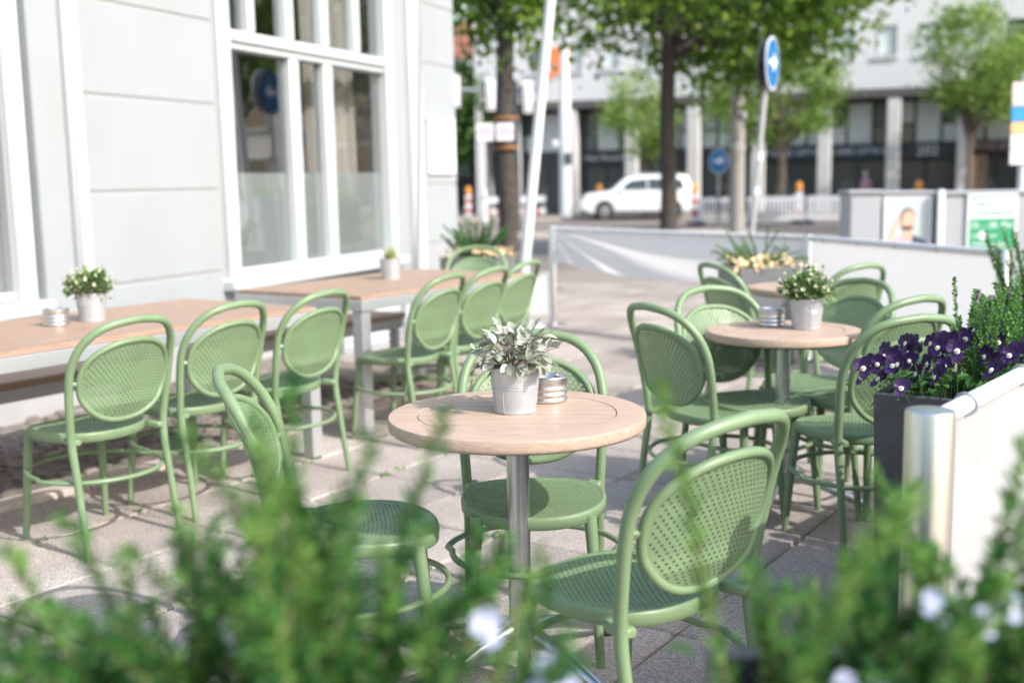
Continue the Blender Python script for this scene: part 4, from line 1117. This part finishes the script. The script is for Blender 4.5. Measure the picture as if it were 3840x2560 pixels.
for za in (wz0, 9.9):
    for k, wx in enumerate(wins):
        w_ = link('window', fr_me, arc, (wx, 0, za)); link('pane', pn_a if RND.random() < .45 else pn_b, w_); link('sill', si_me, w_)
col_me = MB(); col_me.box((0, 0, 2.46), (.58, .58, 4.92), bev=.05); col_me = col_me.mesh('column', M['column'], False)
cols = [1.97 + 2.87 * k for k in range(-1, 15)]
for cx_ in cols: link('column', col_me, arc, (cx_, .36, 0))
# shopfronts between the columns
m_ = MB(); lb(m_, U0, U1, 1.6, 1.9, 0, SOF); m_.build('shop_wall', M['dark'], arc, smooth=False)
for k in range(len(cols) - 1):
    x0, x1 = cols[k] + .15, cols[k + 1] - .15; wd = x1 - x0
    for (f0, f1, split) in ((.03, .27, True), (.32, .70, False), (.75, .97, True)):
        a_, b_ = x0 + wd * f0, x0 + wd * f1
        for (z0, z1) in (((3.0, 3.75), (3.85, 4.75)) if split else ((3.0, 4.75),)):
            m_ = MB(); lb(m_, a_, b_, 1.55, 1.59, z0, z1); m_.build('pane', M['pane_light'] if not split or RND.random() < .6 else M['pane'], arc, smooth=False)
    for (f0, f1) in ((.04, .45), (.52, .96)):
        a_, b_ = x0 + wd * f0, x0 + wd * f1
        m_ = MB(); lb(m_, a_, b_, 1.55, 1.59, .15, 2.2); m_.build('shop_window', M['pane_dark'], arc, smooth=False)
def sign_band(x0, x1, z0, z1, mt, txt, size, lm, label):
    t = thing('shop_sign', label, 'sign', B0 + BD * ((x0 + x1) / 2) - BN * 1.4 + V3(0, 0, -.31 + (z0 + z1) / 2), math.atan2(BD.y, BD.x), 'shop signs under the arcade')
    m_ = MB(); m_.box((0, 0, 0), (x1 - x0, .1, z1 - z0), bev=.01); m_.build('board', mt, t, smooth=False)
    me = text_mesh('lettering', txt, size, lm, .02); link('lettering', me, t, (0, -.07, -.02), (PI / 2, 0, 0))
sign_band(cols[4] + .4, cols[5] - .38, 2.38, 2.96, M['navy'], 'A UND OPTIK', .40, M['letter'], 'navy shop sign with white letters behind the leaning round sign')
sign_band(cols[5] + .4, cols[6] - .38, 2.38, 2.96, M['navy'], 'B UND OPTIKAL', .36, M['letter'], 'longer navy shop sign with crowded white letters')
sign_band(cols[6] + .4, cols[7] - .38, 2.30, 2.96, M['dark'], '202', .62, M['letter'], 'black shop sign reading 202')
sign_band(cols[7] + .5, cols[8] - .1, 2.5, 3.0, M['dark'], 'BOO STREET', .42, M['pink_letter'], 'dark shop sign with pinkish letters beside brown pillar')
sign_band(cols[1] + .5, cols[2] - .38, 2.38, 2.9, M['dark'], 'Mein Modehaus', .36, M['letter'], 'black shop sign with white script above the white car')
for (xx, mt, lab) in ((15.2, M['print_pink'], 'pinkish window display under the navy sign'), (9.3, M['bark_tan'], 'brown window display beside the tree trunk')):
    t = thing('window_display', lab, 'display', B0 + BD * xx - BN * 1.2 + V3(0, 0, -.31), math.atan2(BD.y, BD.x))
    m_ = MB(); m_.tube([(0, 0, .05), (.02, 0, .5), (0, 0, .95), (.03, 0, 1.3), (0, 0, 1.5)], [.22, .20, .24, .26, .05], 10); m_.build('figure_dress', mt, t)
    m_ = MB(); m_.tube([(0, 0, 1.5), (0, 0, 1.62), (0, 0, 1.78)], [.05, .09, .06], 10); m_.build('figure_head', M['white'], t)
m_ = MB(); m_.box((0, 0, 1.2), (.75, .5, 2.4), bev=.02)
pp = B0 + BD * (cols[7] + .62) - BN * 1.1; tag(m_.build('brown_pillar', M['bark_tan'], None, (pp.x, pp.y, -.31), (0, 0, math.atan2(BD.y, BD.x))), 'brown clad pillar beside a pale arcade column', 'pillar')

# beige houses to the left, closing the street
def house(name, label, p, L, dirv, hgt, mt, n, rows, roof, wm=M['pane'], wz=1.0, win=(1.0, 1.7), dz=3.1, depth=9):
    t = thing(name, label, 'building', (p.x, p.y, -.31), math.atan2(dirv.y, dirv.x))
    m_ = MB(); lb(m_, 0, L, .12, depth, 0, hgt); m_.build('wall', mt, t, smooth=False)
    m_ = MB(); lb(m_, -.15, L + .15, -.15, .10, hgt - .3, hgt + .1); m_.build('cornice', M['white'], t, smooth=False)
    m_ = MB(); m_.add([(-.2, -.2, hgt), (L + .2, -.2, hgt), (L + .2, depth + .2, hgt), (-.2, depth + .2, hgt), (.0, depth / 2, hgt + 3), (L, depth / 2, hgt + 3)], [(0, 1, 5, 4), (1, 2, 5), (2, 3, 4, 5), (3, 0, 4), (0, 3, 2, 1)]); m_.build('roof', roof, t, smooth=False)
    fm = MB(); lb(fm, -.1, win[0] + .1, .0, .11, -.1, win[1] + .1); fm = fm.mesh('window', M['white'], False)
    pm_ = MB(); lb(pm_, .0, win[0], -.02, -.004, 0, win[1]); pm_ = pm_.mesh('pane', wm, False)
    for r in range(rows):
        for k in range(n):
            w_ = link('window', fm, t, (L * (k + .5) / n - win[0] / 2, 0, wz + dz * r)); link('pane', pm_, w_)
    return t
M['roof_red'] = mat('red_roof_tiles', (.25, .10, .07), .9)
house('town_house', 'beige house with grey awning at the end of the street', V3(-14, 72), 14.6, V3(1, 0), 9, M['beige'], 7, 2, M['roof_red'], wz=3.2)
house('town_house', 'pale grey house narrow behind the leaning pole', V3(.7, 64.5), 2.2, V3(.95, -.3), 7.2, M['column'], 1, 2, M['roof_red'], depth=4)
aw = thing('awning', 'grey shop awning on the beige house', 'awning', (-6.6, 71.9, 1.9)); m_ = MB(); m_.add([(0, 0, .55), (7, 0, .55), (7, -1.6, 0), (0, -1.6, 0), (0, -1.6, -.3), (7, -1.6, -.3), (0, 0, .5), (7, 0, .5), (7, -1.55, -.05), (0, -1.55, -.05)], [(0, 3, 2, 1), (3, 4, 5, 2), (6, 7, 8, 9)]); m_.build('cloth', M['awning'], aw, smooth=False)
for x in (.1, 6.9):
    m_ = MB(); m_.tube([(x, -.02, -.3), (x, -1.5, -.08)], .03, 6); m_.build('arm', M['grey_metal'], aw)
m_ = MB(); lb(m_, -.0, 12, 0, .04, 0, 2.0); tag(m_.build('dark_shopfront', M['pane_dark'], None, (-13, 71.95, -.31), smooth=False), 'dark glazed shopfront below the grey awning', 'shopfront')

# surroundings on the right, seen only as reflections in the cafe window
house('corner_house', 'white villa across the street mirrored in the cafe window', V3(21.4, 25), 14, V3(1, -.08).normalized(), 8.2, M['facade'], 6, 3, M['soffit'], M['pane'], .9, (1.1, 1.6), 2.6)
house('stone_house', 'brown sandstone house mirrored in the right window panes', V3(16.6, 26), 4.9, V3(1, .05).normalized(), 13, M['stone'], 4, 4, M['soffit'], M['pane'], .9, (.8, 1.9), 3.1, 3)
P = NPR.uniform([-3.6, -.5, 0], [3.6, .5, 1.25], (5200, 3)); V, F = leaf_cloud(P, .14, .4, .4)
hd = thing('hedge', 'bright green clipped hedge mirrored in the cafe window', 'hedge', (15.8, 20.2, -.06), -.25); stuff('foliage', V, F, M['hedge'], hd)
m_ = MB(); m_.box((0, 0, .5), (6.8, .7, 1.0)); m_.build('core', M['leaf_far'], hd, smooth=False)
tree('plane_tree', 'tree across the street mirrored in the cafe window', (13.2, 20.6, -.3), 3.6, .2, (0, 0, 5.6, 2.6, 2.6, 2.0), 50, 120, .2, M['leaf_dark'], M['bark'], GT, 0, 21, .15)
tree('plane_tree', 'second tree across the street mirrored beside the sandstone house', (20.0, 22.5, -.3), 3.6, .2, (0, 0, 6.2, 2.6, 2.6, 2.2), 50, 120, .2, M['leaf_dark'], M['bark'], GT, 0, 22, .15)

# ------------------------------------------------------------------ street furniture
# round blue sign on its leaning pole
rs = thing('round_sign', 'blue round sign with white arrow on a leaning grey pole', 'sign', (2.60, 12.5, -.05))
m_ = MB(); m_.tube([(0, 0, 0), (.05, 0, .82), (.155, 0, 2.1), (.20, 0, 2.62)], .03, 14); m_.build('pole', M['grey_metal'], rs)
def disc(parent, c, rz, r, face, ring, arrow, tilt=.0):
    D_ = bpy.data.objects.new('sign_disc', None)
    m_ = MB(); m_.lathe([(0, -.006), (r, -.006), (r, .006), (0, .006)], 40); d_ = m_.build('sign_disc', ring, parent, c, (PI / 2, tilt, rz), smooth=False)
    m2 = MB(); m2.lathe([(0, .0075), (r * .93, .0075)], 40); m2.v = [(p[0], p[1], p[2]) for p in m2.v]; m2.build('sign_face', face, d_, smooth=False)
    if arrow:
        m3 = MB(); s = r
        for poly in ([(-.5, -.08), (.05, -.08), (.05, -.34), (.6, .05), (.05, .42), (.05, .14), (-.5, .14)],):
            m3.prism([(x * s, y * s) for x, y in poly], .008, .010)
        m3.build('arrow', M['letter'], d_, smooth=False)
    bpy.data.objects.remove(D_); return d_
disc(rs, (.235, -.05, 2.60), rad(63), .28, M['blue'], M['white'], True)
disc(rs, (.165, .02, 2.58), rad(63 + 180), .28, M['blue'], M['dark'], True)
for z in (2.5, 2.75):
    m_ = MB(); m_.box((.185, -.02, z), (.10, .05, .03), bev=.004); m_.build('clamp', M['grey_metal'], rs)
for z, rr_ in ((1.25, .038), (1.62, .037)):
    m_ = MB(); m_.lathe([(rr_, -.04), (rr_, .04)], 14, (.05 + (z - .82) * .082, 0, z)); m_.build('collar', M['white'], rs)
# second blue sign
s2 = thing('round_sign', 'small blue round sign on brownish post in front of the arcade', 'sign', (6.74, 37, -.31))
m_ = MB(); m_.tube([(0, 0, 0), (0, 0, 2.5)], .045, 10); m_.build('pole', M['lamp_post'], s2)
disc(s2, (0, -.06, 2.15), rad(-50), .40, M['blue'], M['white'], True)
# grey mast
lp = thing('concrete_mast', 'thick grey concrete mast rising into the tree crown', 'mast', (5.56, 28, -.31))
m_ = MB(); m_.lathe([(.20, 0), (.19, .4), (.165, 3.2), (.155, 3.3), (.135, 7.6), (0, 7.65)], 20); m_.build('shaft', M['lamp_post'], lp)
m_ = MB(); m_.lathe([(.14, 2.2), (.19, 2.25), (.19, 2.4), (.16, 2.45)], 16); m_.build('collar', M['lamp_post'], lp)
m_ = MB(); m_.tube([(.1, -.15, 3.0), (.12, -.19, 3.1), (.12, -.19, 3.2)], [.03, .07, .05], 8); m_.build('socket', M['white'], lp)
# white mast
wm_ = thing('white_mast', 'tall white mast in front of the arcade beside the car', 'mast', (2.46, 50, -.31))
m_ = MB(); m_.lathe([(.30, 0), (.28, .3), (.26, 2.2), (.25, 5.0), (.20, 5.1), (.17, 8.4), (0, 8.5)], 20); m_.build('shaft', M['white'], wm_)
m_ = MB(); m_.box((-.38, 0, 3.2), (.35, .2, .3), bev=.03); m_.build('camera_box', M['white'], wm_)
m_ = MB(); m_.box((.1, -.27, 2.55), (.3, .1, .5), bev=.03); m_.build('control_box', M['dark'], wm_)
# orange sign
os_ = thing('orange_sign', 'bent orange sign arm high behind the white mast', 'sign', (2.55, 54.2, 5.7), 0)
m_ = MB(); m_.prism([(-1.1, .0), (-.95, .42), (-.2, .85), (-.75, 1.2), (-.55, 1.65), (.62, 1.75), (.72, 1.6), (.75, .25), (.35, .25), (.33, 1.0), (-.1, .55)], -.1, .1, Matrix.Rotation(PI / 2, 4, 'X')); m_.build('panel', M['orange_sign'], os_, smooth=False)
m_ = MB(); m_.tube([(.5, .1, .3), (.5, .1, -.9)], .06, 8); m_.build('bracket', M['grey_metal'], os_)
# traffic signals
tl = thing('signal_mast', 'signal mast with horizontal arm across the street', 'mast', (.24, 36, -.31))
m_ = MB(); m_.lathe([(.11, 0), (.10, .3), (.085, 4.7), (0, 4.75)], 14); m_.build('pole', M['dark'], tl)
m_ = MB(); m_.tube([(.4, 0, 4.33), (-3.6, 0, 4.60)], .055, 10); m_.build('arm', M['grey_metal'], tl)
for (x, z, tl_lab) in ((-1.62, 4.1, 'white-backed traffic signal half hidden by the cafe corner'), (-.52, 3.98, 'white-backed traffic signal in the middle of the horizontal arm'), (.62, 3.88, 'white-backed traffic signal at the arm end beside the leaning pole')):
    t = thing('traffic_light', tl_lab, 'traffic light', (x, 35.9, z), rad(35), 'traffic signals on the arm')
    m_ = MB(); m_.box((0, 0, 0), (.36, .05, .98), bev=.02); m_.build('backboard', M['white'], t)
    m_ = MB(); m_.box((0, .12, 0), (.26, .18, .86), bev=.03); b = m_.build('housing', M['dark'], t)
    m_ = MB(); m_.box((.0, -.06, 0), (.22, .06, .8), bev=.02); m_.build('rear_case', M['white'], t)
    for dz, c_ in ((.28, M['red']), (0, M['orange']), (-.28, M['poster_green'])):
        m_ = MB(); m_.lathe([(0, 0), (.09, 0), (.10, .12), (.085, .12), (.085, .02)], 14, (0, 0, 0), Matrix.Translation((0, .21, dz)) @ Matrix.Rotation(-PI / 2, 4, 'X')); m_.build('lens_hood', M['dark'], b)
    m_ = MB(); m_.tube([(0, 0, .47), (0, 0, .62)], .025, 8); m_.build('hanger', M['grey_metal'], t)
# multi-panel sign post at the right
sp_ = thing('panel_sign', 'sign post with stacked white, blue and orange panels', 'sign', (7.14, 16, -.25))
m_ = MB(); m_.tube([(0, 0, 0), (0, 0, 2.95)], .055, 12); m_.build('pole', M['white_pole'], sp_)
for (z0, z1, c_) in ((2.50, 2.82, M['pink_letter']), (2.285, 2.49, M['blue']), (2.12, 2.28, M['orange_sign']), (1.92, 2.115, M['white']), (1.70, 1.915, M['white'])):
    m_ = MB(); m_.box((.14, -.07, (z0 + z1) / 2), (.70, .02, z1 - z0 - .004), bev=.004); b = m_.build('panel', c_ if c_ is not M['orange_sign'] else mat('pale_orange_panel', (.80, .45, .20), .5), sp_)
    if c_ in (M['blue'], M['pink_letter']):
        m_ = MB(); m_.prism([(-.05, .02), (.06, .02), (.06, -.02), (.14, .05), (.06, .12), (.06, .08), (-.05, .08)], .0, .003, Matrix.Translation((.04, -.081, (z0 + z1) / 2 - .05)) @ Matrix.Rotation(PI / 2, 4, 'X')); m_.build('arrow', M['letter'], b, smooth=False)
m_ = MB(); m_.lathe([(.10, -.08), (.11, 0), (.10, .08)], 16, (0, 0, 1.28)); m_.build('collar', M['white'], sp_)
tx = text_mesh('lettering', 'P', .14, M['blue'], .002); link('lettering', tx, sp_, (.12, -.085, 1.81), (PI / 2, 0, 0))

# picket barriers
pk = MB(); pk.box((0, 0, 0), (.075, .02, .62), bev=.006); pk = pk.mesh('picket', M['white'], False)
def barrier(x0, L, y, rz, label):
    t = thing('picket_barrier', label, 'barrier', (x0, y, -.31), rz, 'white picket barriers along the street')
    for z in (.22, .86):
        m_ = MB(); m_.box((L / 2, .03, z), (L, .04, .12), bev=.008); m_.build('rail', M['white'], t)
    n = int(L / .125)
    for k in range(n): link('picket', pk, t, (L * (k + .5) / n, 0, .63 + .03 * (k % 2)))
    for x in (.15, L - .15):
        m_ = MB(); m_.box((x, 0.08, .08), (.12, .7, .16), bev=.02); m_.build('foot', M['dark'], t)
        m_ = MB(); m_.box((x, .07, .48), (.05, .04, .8)); m_.build('stake', M['white'], t, smooth=False)
barrier(6.45, 1.55, 39.3, -.04, 'short white picket barrier between tree trunk and concrete mast')
barrier(8.15, 1.95, 39.2, -.04, 'white picket barrier just beyond the concrete mast')
barrier(10.15, 2.0, 39.1, -.04, 'white picket barrier ending behind the utility cabinets')
barrier(7.7, 3.0, 15.4, -.1, 'white picket barrier mirrored in the cafe window')
# beacons
def beacon(x, y, label, board=True):
    t = thing('warning_beacon', label, 'beacon', (x, y, -.31), 0, 'orange warning beacons')
    m_ = MB(); m_.box((0, 0, .06), (.5, .32, .12), bev=.02); m_.build('foot', M['dark'], t)
    for k in range(5):
        m_ = MB(); m_.box((0, 0, .22 + k * .2), (.25, .04, .2), bev=.003); m_.build('stripe_panel', M['red'] if k % 2 else M['white'], t)
    m_ = MB(); m_.lathe([(.0, 0), (.10, 0), (.12, .1), (.10, .26), (.05, .3), (0, .3)], 16, (0, 0, 1.13)); m_.build('lamp', M['orange'], t)
beacon(3.85, 49, 'warning beacon behind the bonnet of the white car'); beacon(6.4, 39.6, 'warning beacon at the start of the picket barriers')
beacon(10.0, 39.6, 'warning beacon between two picket barriers'); beacon(12.5, 35, 'warning beacon showing above the utility cabinets')
beacon(-1.72, 48, 'striped warning beacon beside the cafe corner'); beacon(6.95, 47.8, 'warning beacon behind the white car rear')
# barrier boards left of the tree
for (x, y, lab) in ((-.55, 48, 'red and white barrier board behind the tree with notice boards'), (.55, 47.5, 'red and white barrier board seen right of the notice board tree'), (1.05, 49, 'red and white barrier board close to the leaning pole')):
    t = thing('barrier_board', lab, 'barrier', (x, y, -.31))
    for z in (.35, .85):
        for k in range(4):
            m_ = MB(); m_.box((-.36 + k * .24, 0, z), (.24, .03, .24), bev=.003); m_.build('stripe_panel', M['red'] if k % 2 == 0 and z < .5 else M['white'], t)
    for xx in (-.4, .4):
        m_ = MB(); m_.box((xx, .04, .5), (.05, .04, 1.0)); m_.build('upright', M['grey_metal'], t, smooth=False)
t = thing('white_bollard', 'slim white bollard post beside the striped beacon', 'bollard', (-1.0, 46, -.31)); m_ = MB(); m_.lathe([(.11, 0), (.10, .05), (.10, 1.28), (.07, 1.34), (0, 1.35)], 14); m_.build('shaft', M['white'], t); m_ = MB(); m_.lathe([(.105, .9), (.105, 1.05)], 14); m_.build('band', M['cabinet'], t)

# utility cabinets and poster case behind the taut screen
def cabinet(x0, x1, y, hgt, d, label, rz=0.):
    t = thing('utility_cabinet', label, 'cabinet', (x0, y, -.06), rz, 'pale cabinets behind the taut screen'); L = x1 - x0
    m_ = MB(); m_.box((L / 2, d / 2, hgt / 2), (L, d, hgt), bev=.012); m_.build('body', M['cabinet'], t, smooth=False)
    m_ = MB(); m_.box((L / 2, d / 2 - .01, hgt + .022), (L + .05, d + .05, .04), bev=.012); m_.build('cap', M['cabinet'], t, smooth=False)
    n = max(1, round(L / .6))
    for k in range(n):
        m_ = MB(); m_.box((L * (k + .5) / n, -.006, hgt / 2 + .02), (L / n - .03, .012, hgt - .14), bev=.004); dd = m_.build('door', M['cabinet'], t, smooth=False)
        m_ = MB(); m_.box((L * (k + 1) / n - .075, -.02, hgt * .42), (.035, .018, .16), bev=.004); m_.build('handle', M['dark'], dd, smooth=False)
    return t
cabinet(3.86, 4.22, 13.0, 1.20, .4, 'narrow pale cabinet with two dark handles left of portrait poster')
cabinet(4.26, 4.84, 13.12, 1.18, .4, 'pale cabinet carrying the portrait poster')
cabinet(4.90, 6.6, 13.0, 1.17, .45, 'wide pale cabinet carrying the green event poster')
m_ = MB(); m_.box((0, 0, .6), (.07, .07, 1.27), bev=.01); tag(m_.build('white_stake', M['white'], None, (4.865, 12.92, -.06)), 'white stake between portrait poster and green poster', 'post')
def poster(name, label, x, y, z, w, h_, mt):
    t = thing(name, label, 'poster', (x, y, z)); m_ = MB(); m_.box((0, 0, 0), (w, .012, h_)); m_.build('sheet', mt, t, smooth=False)
    m_ = MB()
    for (cx_, cz_, dx, dz) in ((0, h_ / 2 + .012, w + .05, .024), (0, -h_ / 2 - .012, w + .05, .024), (-w / 2 - .012, 0, .024, h_), (w / 2 + .012, 0, .024, h_)): m_.box((cx_, -.004, cz_), (dx, .022, dz))
    m_.build('frame', M['white'], t, smooth=False); return t
RX = Matrix.Rotation(PI / 2, 4, 'X')
pt = poster('portrait_poster', 'framed poster of a man in pink checked shirt with raised arm', 4.53, 13.02, .77, .50, .62, M['poster_blue'])
def flat(poly, mt, name, par, lay):
    m_ = MB(); m_.prism(poly, .006 + lay * .0012, .0068 + lay * .0012, RX); m_.build(name, mt, par, smooth=False)
ell = lambda cx_, cz_, a, b, n=20: [(cx_ + a * math.cos(2 * PI * k / n), cz_ + b * math.sin(2 * PI * k / n)) for k in range(n)]
flat([(-.23, -.29), (.24, -.29), (.23, -.22), (.14, -.15), (.05, -.10), (-.05, -.10), (-.15, -.15), (-.23, -.20)], M['print_pink'], 'printed_shirt', pt, 1)
flat([(.04, -.10), (.06, -.21), (.22, -.21), (.23, -.19), (.12, -.12)], M['print_navy'], 'printed_jacket', pt, 2)
flat([(-.24, -.18), (-.19, -.20), (-.10, .04), (-.06, .07), (-.08, .11), (-.13, .07), (-.19, -.04)], M['skin'], 'printed_arm', pt, 2)
flat([(-.04, -.16), (.05, -.16), (.06, 0), (-.05, 0)], M['skin'], 'printed_neck', pt, 3)
flat(ell(.0, .085, .082, .118), M['hair'], 'printed_hair', pt, 4); flat(ell(.008, .055, .074, .115), M['skin'], 'printed_face', pt, 5)
flat([(.0 + .07 * math.cos(a), .0 + .055 * math.sin(a)) for a in [PI + PI * k / 10 for k in range(11)]], M['hair'], 'printed_beard', pt, 6)
gp = poster('event_poster', 'green and white event poster with a date in white figures', 5.47, 12.97, .79, .52, .60, M['white'])
flat([(-.26, -.30), (.26, -.30), (.26, .05), (-.26, .05)], M['poster_green'], 'printed_field', gp, 1)
flat([(-.26, .28), (.26, .28), (.26, .295), (-.26, .295)], M['poster_green'], 'printed_line', gp, 1)
for (s, z, sz, mt_, x) in (('Das', .22, .11, M['poster_green'], -.15), ('Gartenfestival', .115, .085, M['poster_green'], 0), ('25. - 28. Mai', -.025, .095, M['letter'], 0), ('Schlosspark', -.145, .06, M['letter'], -.08), ('Wilhelmsthal', -.245, .075, M['letter'], -.02)):
    link('lettering', text_mesh('lettering', s, sz, mt_, .001), gp, (x, -.0095, z), (PI / 2, 0, 0))
flat(ell(-.10, -.14, .05, .05), M['letter'], 'printed_disc', gp, 3)

# ------------------------------------------------------------------ white car
car = thing('parked_car', 'white sport utility car with roof rails parked across the street', 'car', (2.88, 46, -.30), 0); car.scale = (1, 1, 1.07)
L_, HW = 4.45, .88
prof_low = [(.02, .38), (.0, .62), (.05, .84), (.22, 1.0), (1.15, 1.09), (4.30, 1.10), (4.42, .95), (4.45, .62), (4.40, .36), (3.95, .26), (.45, .26)]
def loft(profile, w0, w1, zsplit=None, name='body', mt=M['car']):
    n = len(profile); m_ = MB()
    for (k, yy, sx, sz) in ((0, -HW, .0, .0), (1, -HW * .0, 0, 0),): pass
    lay = [(-w0, .0), (-w0 * .97, .02), (w0 * .97, .02), (w0, .0)]
    rings = []
    cx_ = sum(p[0] for p in profile) / n; cz_ = sum(p[1] for p in profile) / n
    for y_, k_ in ((-w0, .955), (-w0 * .955, 1.0), (w0 * .955, 1.0), (w0, .955)):
        rings.append([(cx_ + (x_ - cx_) * k_, y_ * (w1 / w0 if zsplit and z_ > zsplit else 1), cz_ + (z_ - cz_) * k_) for x_, z_ in profile])
    for r_ in rings: m_.v += r_
    for i in range(3):
        for q in range(n): m_.f.append((i * n + q, i * n + (q + 1) % n, (i + 1) * n + (q + 1) % n, (i + 1) * n + q))
    m_.f += [tuple(range(n))[::-1], tuple(3 * n + q for q in range(n))]
    return m_
loft(prof_low, HW, HW).build('body', M['car'], car, angle=35)
prof_cab = [(1.10, 1.05), (1.75, 1.55), (2.25, 1.65), (4.12, 1.63), (4.38, 1.08)]
loft(prof_cab, .80, .66, 1.2).build('cabin', M['car'], car, angle=30)
for s in (-1, 1):
    for k, pl_ in enumerate(([(1.42, 1.12), (1.92, 1.46), (2.55, 1.52), (2.55, 1.12)], [(2.62, 1.12), (2.62, 1.52), (3.30, 1.51), (3.35, 1.12)], [(3.42, 1.12), (3.38, 1.505), (3.92, 1.47), (4.05, 1.14)])):
        m_ = MB(); m_.v = [(x_, s * (.850 - .15 * (z_ - 1.06) / .5), z_) for x_, z_ in pl_] + [(x_, s * (.79 - .15 * (z_ - 1.06) / .5), z_) for x_, z_ in pl_]
        n = 4; m_.f = [tuple(range(n)), tuple(range(n, 2 * n))[::-1]] + [(i, (i + 1) % n, n + (i + 1) % n, n + i) for i in range(n)]
        m_.build('side_window', M['carglass'], car, smooth=False)
    for x_ in (.86, 3.55):
        g = MB(); g.lathe([(0, -.02), (.385, -.02), (.385, .012), (0, .012)], 24, (0, 0, 0), Matrix.Translation((x_, s * (HW - .004), .37)) @ Matrix.Rotation(PI / 2, 4, 'X')); g.build('wheel_arch', M['tyre'], car)
        w_ = MB(); w_.lathe([(.22, -.10), (.31, -.11), (.335, -.07), (.335, .07), (.31, .11), (.22, .10)], 28, (0, 0, 0), Matrix.Translation((x_, s * (HW - .08), .335)) @ Matrix.Rotation(PI / 2, 4, 'X')); wo = w_.build('wheel', M['tyre'], car)
        r_ = MB(); r_.lathe([(0, s * -.112), (.05, s * -.114), (.21, s * -.10), (.225, s * -.095)], 24, (0, 0, 0), Matrix.Translation((x_, s * (HW - .08), .335)) @ Matrix.Rotation(PI / 2, 4, 'X')); r_.build('rim', M['rim'], wo)
    m_ = MB(); m_.box((2.2, s * (HW + .001), .30), (2.0, .02, .12), bev=.006); m_.build('side_skirt', M['dark'], car)
    m_ = MB(); m_.tube([(2.0, s * .62, 1.62), (2.3, s * .62, 1.69), (3.7, s * .62, 1.68), (3.95, s * .62, 1.63)], .02, 8); m_.build('roof_rail', M['grey_metal'], car)
    m_ = MB(); m_.box((.18, s * .62, .76), (.30, .34, .13), bev=.04); m_.build('headlight', M['cabinet'], car)
    m_ = MB(); m_.box((4.36, s * .66, .86), (.16, .26, .16), bev=.03); m_.build('tail_light', M['red'], car)
    m_ = MB(); m_.box((1.55, s * .96, 1.13), (.14, .18, .12), bev=.03); m_.build('mirror', M['car'], car)
    for x_ in (2.35, 3.15):
        m_ = MB(); m_.box((x_, s * (HW + .006), .93), (.16, .018, .03), bev=.004); m_.build('door_handle', M['car'], car)
m_ = MB(); m_.add([(1.24, -.66, 1.10), (1.24, .66, 1.10), (1.77, .60, 1.52), (1.77, -.60, 1.52)], [(0, 1, 2, 3)]); m_.v = [(p[0] - .012, p[1], p[2] + .012) for p in m_.v]; m_.build('windscreen', M['carglass'], car, smooth=False)
m_ = MB(); m_.box((4.42, 0, .45), (.07, 1.5, .16), bev=.02); m_.build('rear_bumper', M['dark'], car)

# ------------------------------------------------------------------ person far down the street
def person(x, y, rz, label, coat, hgt=1.68):
    t = thing('person', label, 'person', (x, y, -.31), rz)
    k = hgt / 1.75
    J = {'pel': (0, 0, .93, .15), 'wai': (0, .01, 1.08, .14), 'che': (0, 0, 1.30, .165), 'nek': (0, 0, 1.48, .06), 'hd': (0, .01, 1.60, .095), 'top': (0, .01, 1.70, .07),
         'sl': (-.19, 0, 1.40, .065), 'el': (-.24, .02, 1.13, .048), 'hl': (-.23, .10, .90, .034), 'fl': (-.225, .12, .80, .03), 'sr': (.19, 0, 1.40, .065), 'er': (.245, -.02, 1.13, .048), 'hr': (.24, .06, .90, .034), 'fr': (.235, .08, .80, .03),
         'tl': (-.10, .0, .88, .10), 'kl': (-.10, .12, .50, .07), 'al': (-.10, .06, .09, .05), 'ol': (-.10, .20, .045, .04), 'tr': (.10, 0, .88, .10), 'kr': (.10, .0, .50, .07), 'ar': (.10, -.16, .12, .05), 'or_': (.10, -.04, .045, .04)}
    ed = [('pel', 'wai'), ('wai', 'che'), ('che', 'nek'), ('nek', 'hd'), ('hd', 'top'), ('che', 'sl'), ('sl', 'el'), ('el', 'hl'), ('hl', 'fl'), ('che', 'sr'), ('sr', 'er'), ('er', 'hr'), ('hr', 'fr'), ('pel', 'tl'), ('tl', 'kl'), ('kl', 'al'), ('al', 'ol'), ('pel', 'tr'), ('tr', 'kr'), ('kr', 'ar'), ('ar', 'or_')]
    ks = list(J); me = bpy.data.meshes.new('body'); me.from_pydata([(J[q][0] * k, J[q][1] * k, J[q][2] * k) for q in ks], [(ks.index(a), ks.index(b)) for a, b in ed], [])
    o = bpy.data.objects.new('body', me); COL.objects.link(o)
    sk = o.modifiers.new('skin', 'SKIN'); su = o.modifiers.new('sub', 'SUBSURF'); su.levels = 2; su.render_levels = 2
    for i, q in enumerate(ks): me.skin_vertices[0].data[i].radius = (J[q][3] * k, J[q][3] * k * (.75 if q in ('pel', 'wai', 'che') else 1))
    me.skin_vertices[0].data[0].use_root = True
    bm2 = bpy.data.meshes.new_from_object(o.evaluated_get(bpy.context.evaluated_depsgraph_get())); bpy.data.objects.remove(o)
    for mm in (M['person_skin'], coat, M['trousers'], M['hair']): bm2.materials.append(mm)
    for p in bm2.polygons:
        z = p.center.z / k
        p.material_index = 3 if (z > 1.62) or (z > 1.5 and p.center.y < -.01 * k) else 0 if z > 1.46 or (z < .88 and abs(p.center.x) > .19 * k) else 1 if z > .86 else 2
    bm2.shade_smooth(); link('body', bm2, t); return t
person(-1.85, 64, rad(160), 'person in purple-red jacket and dark trousers walking by the awning', M['coat_purple'])
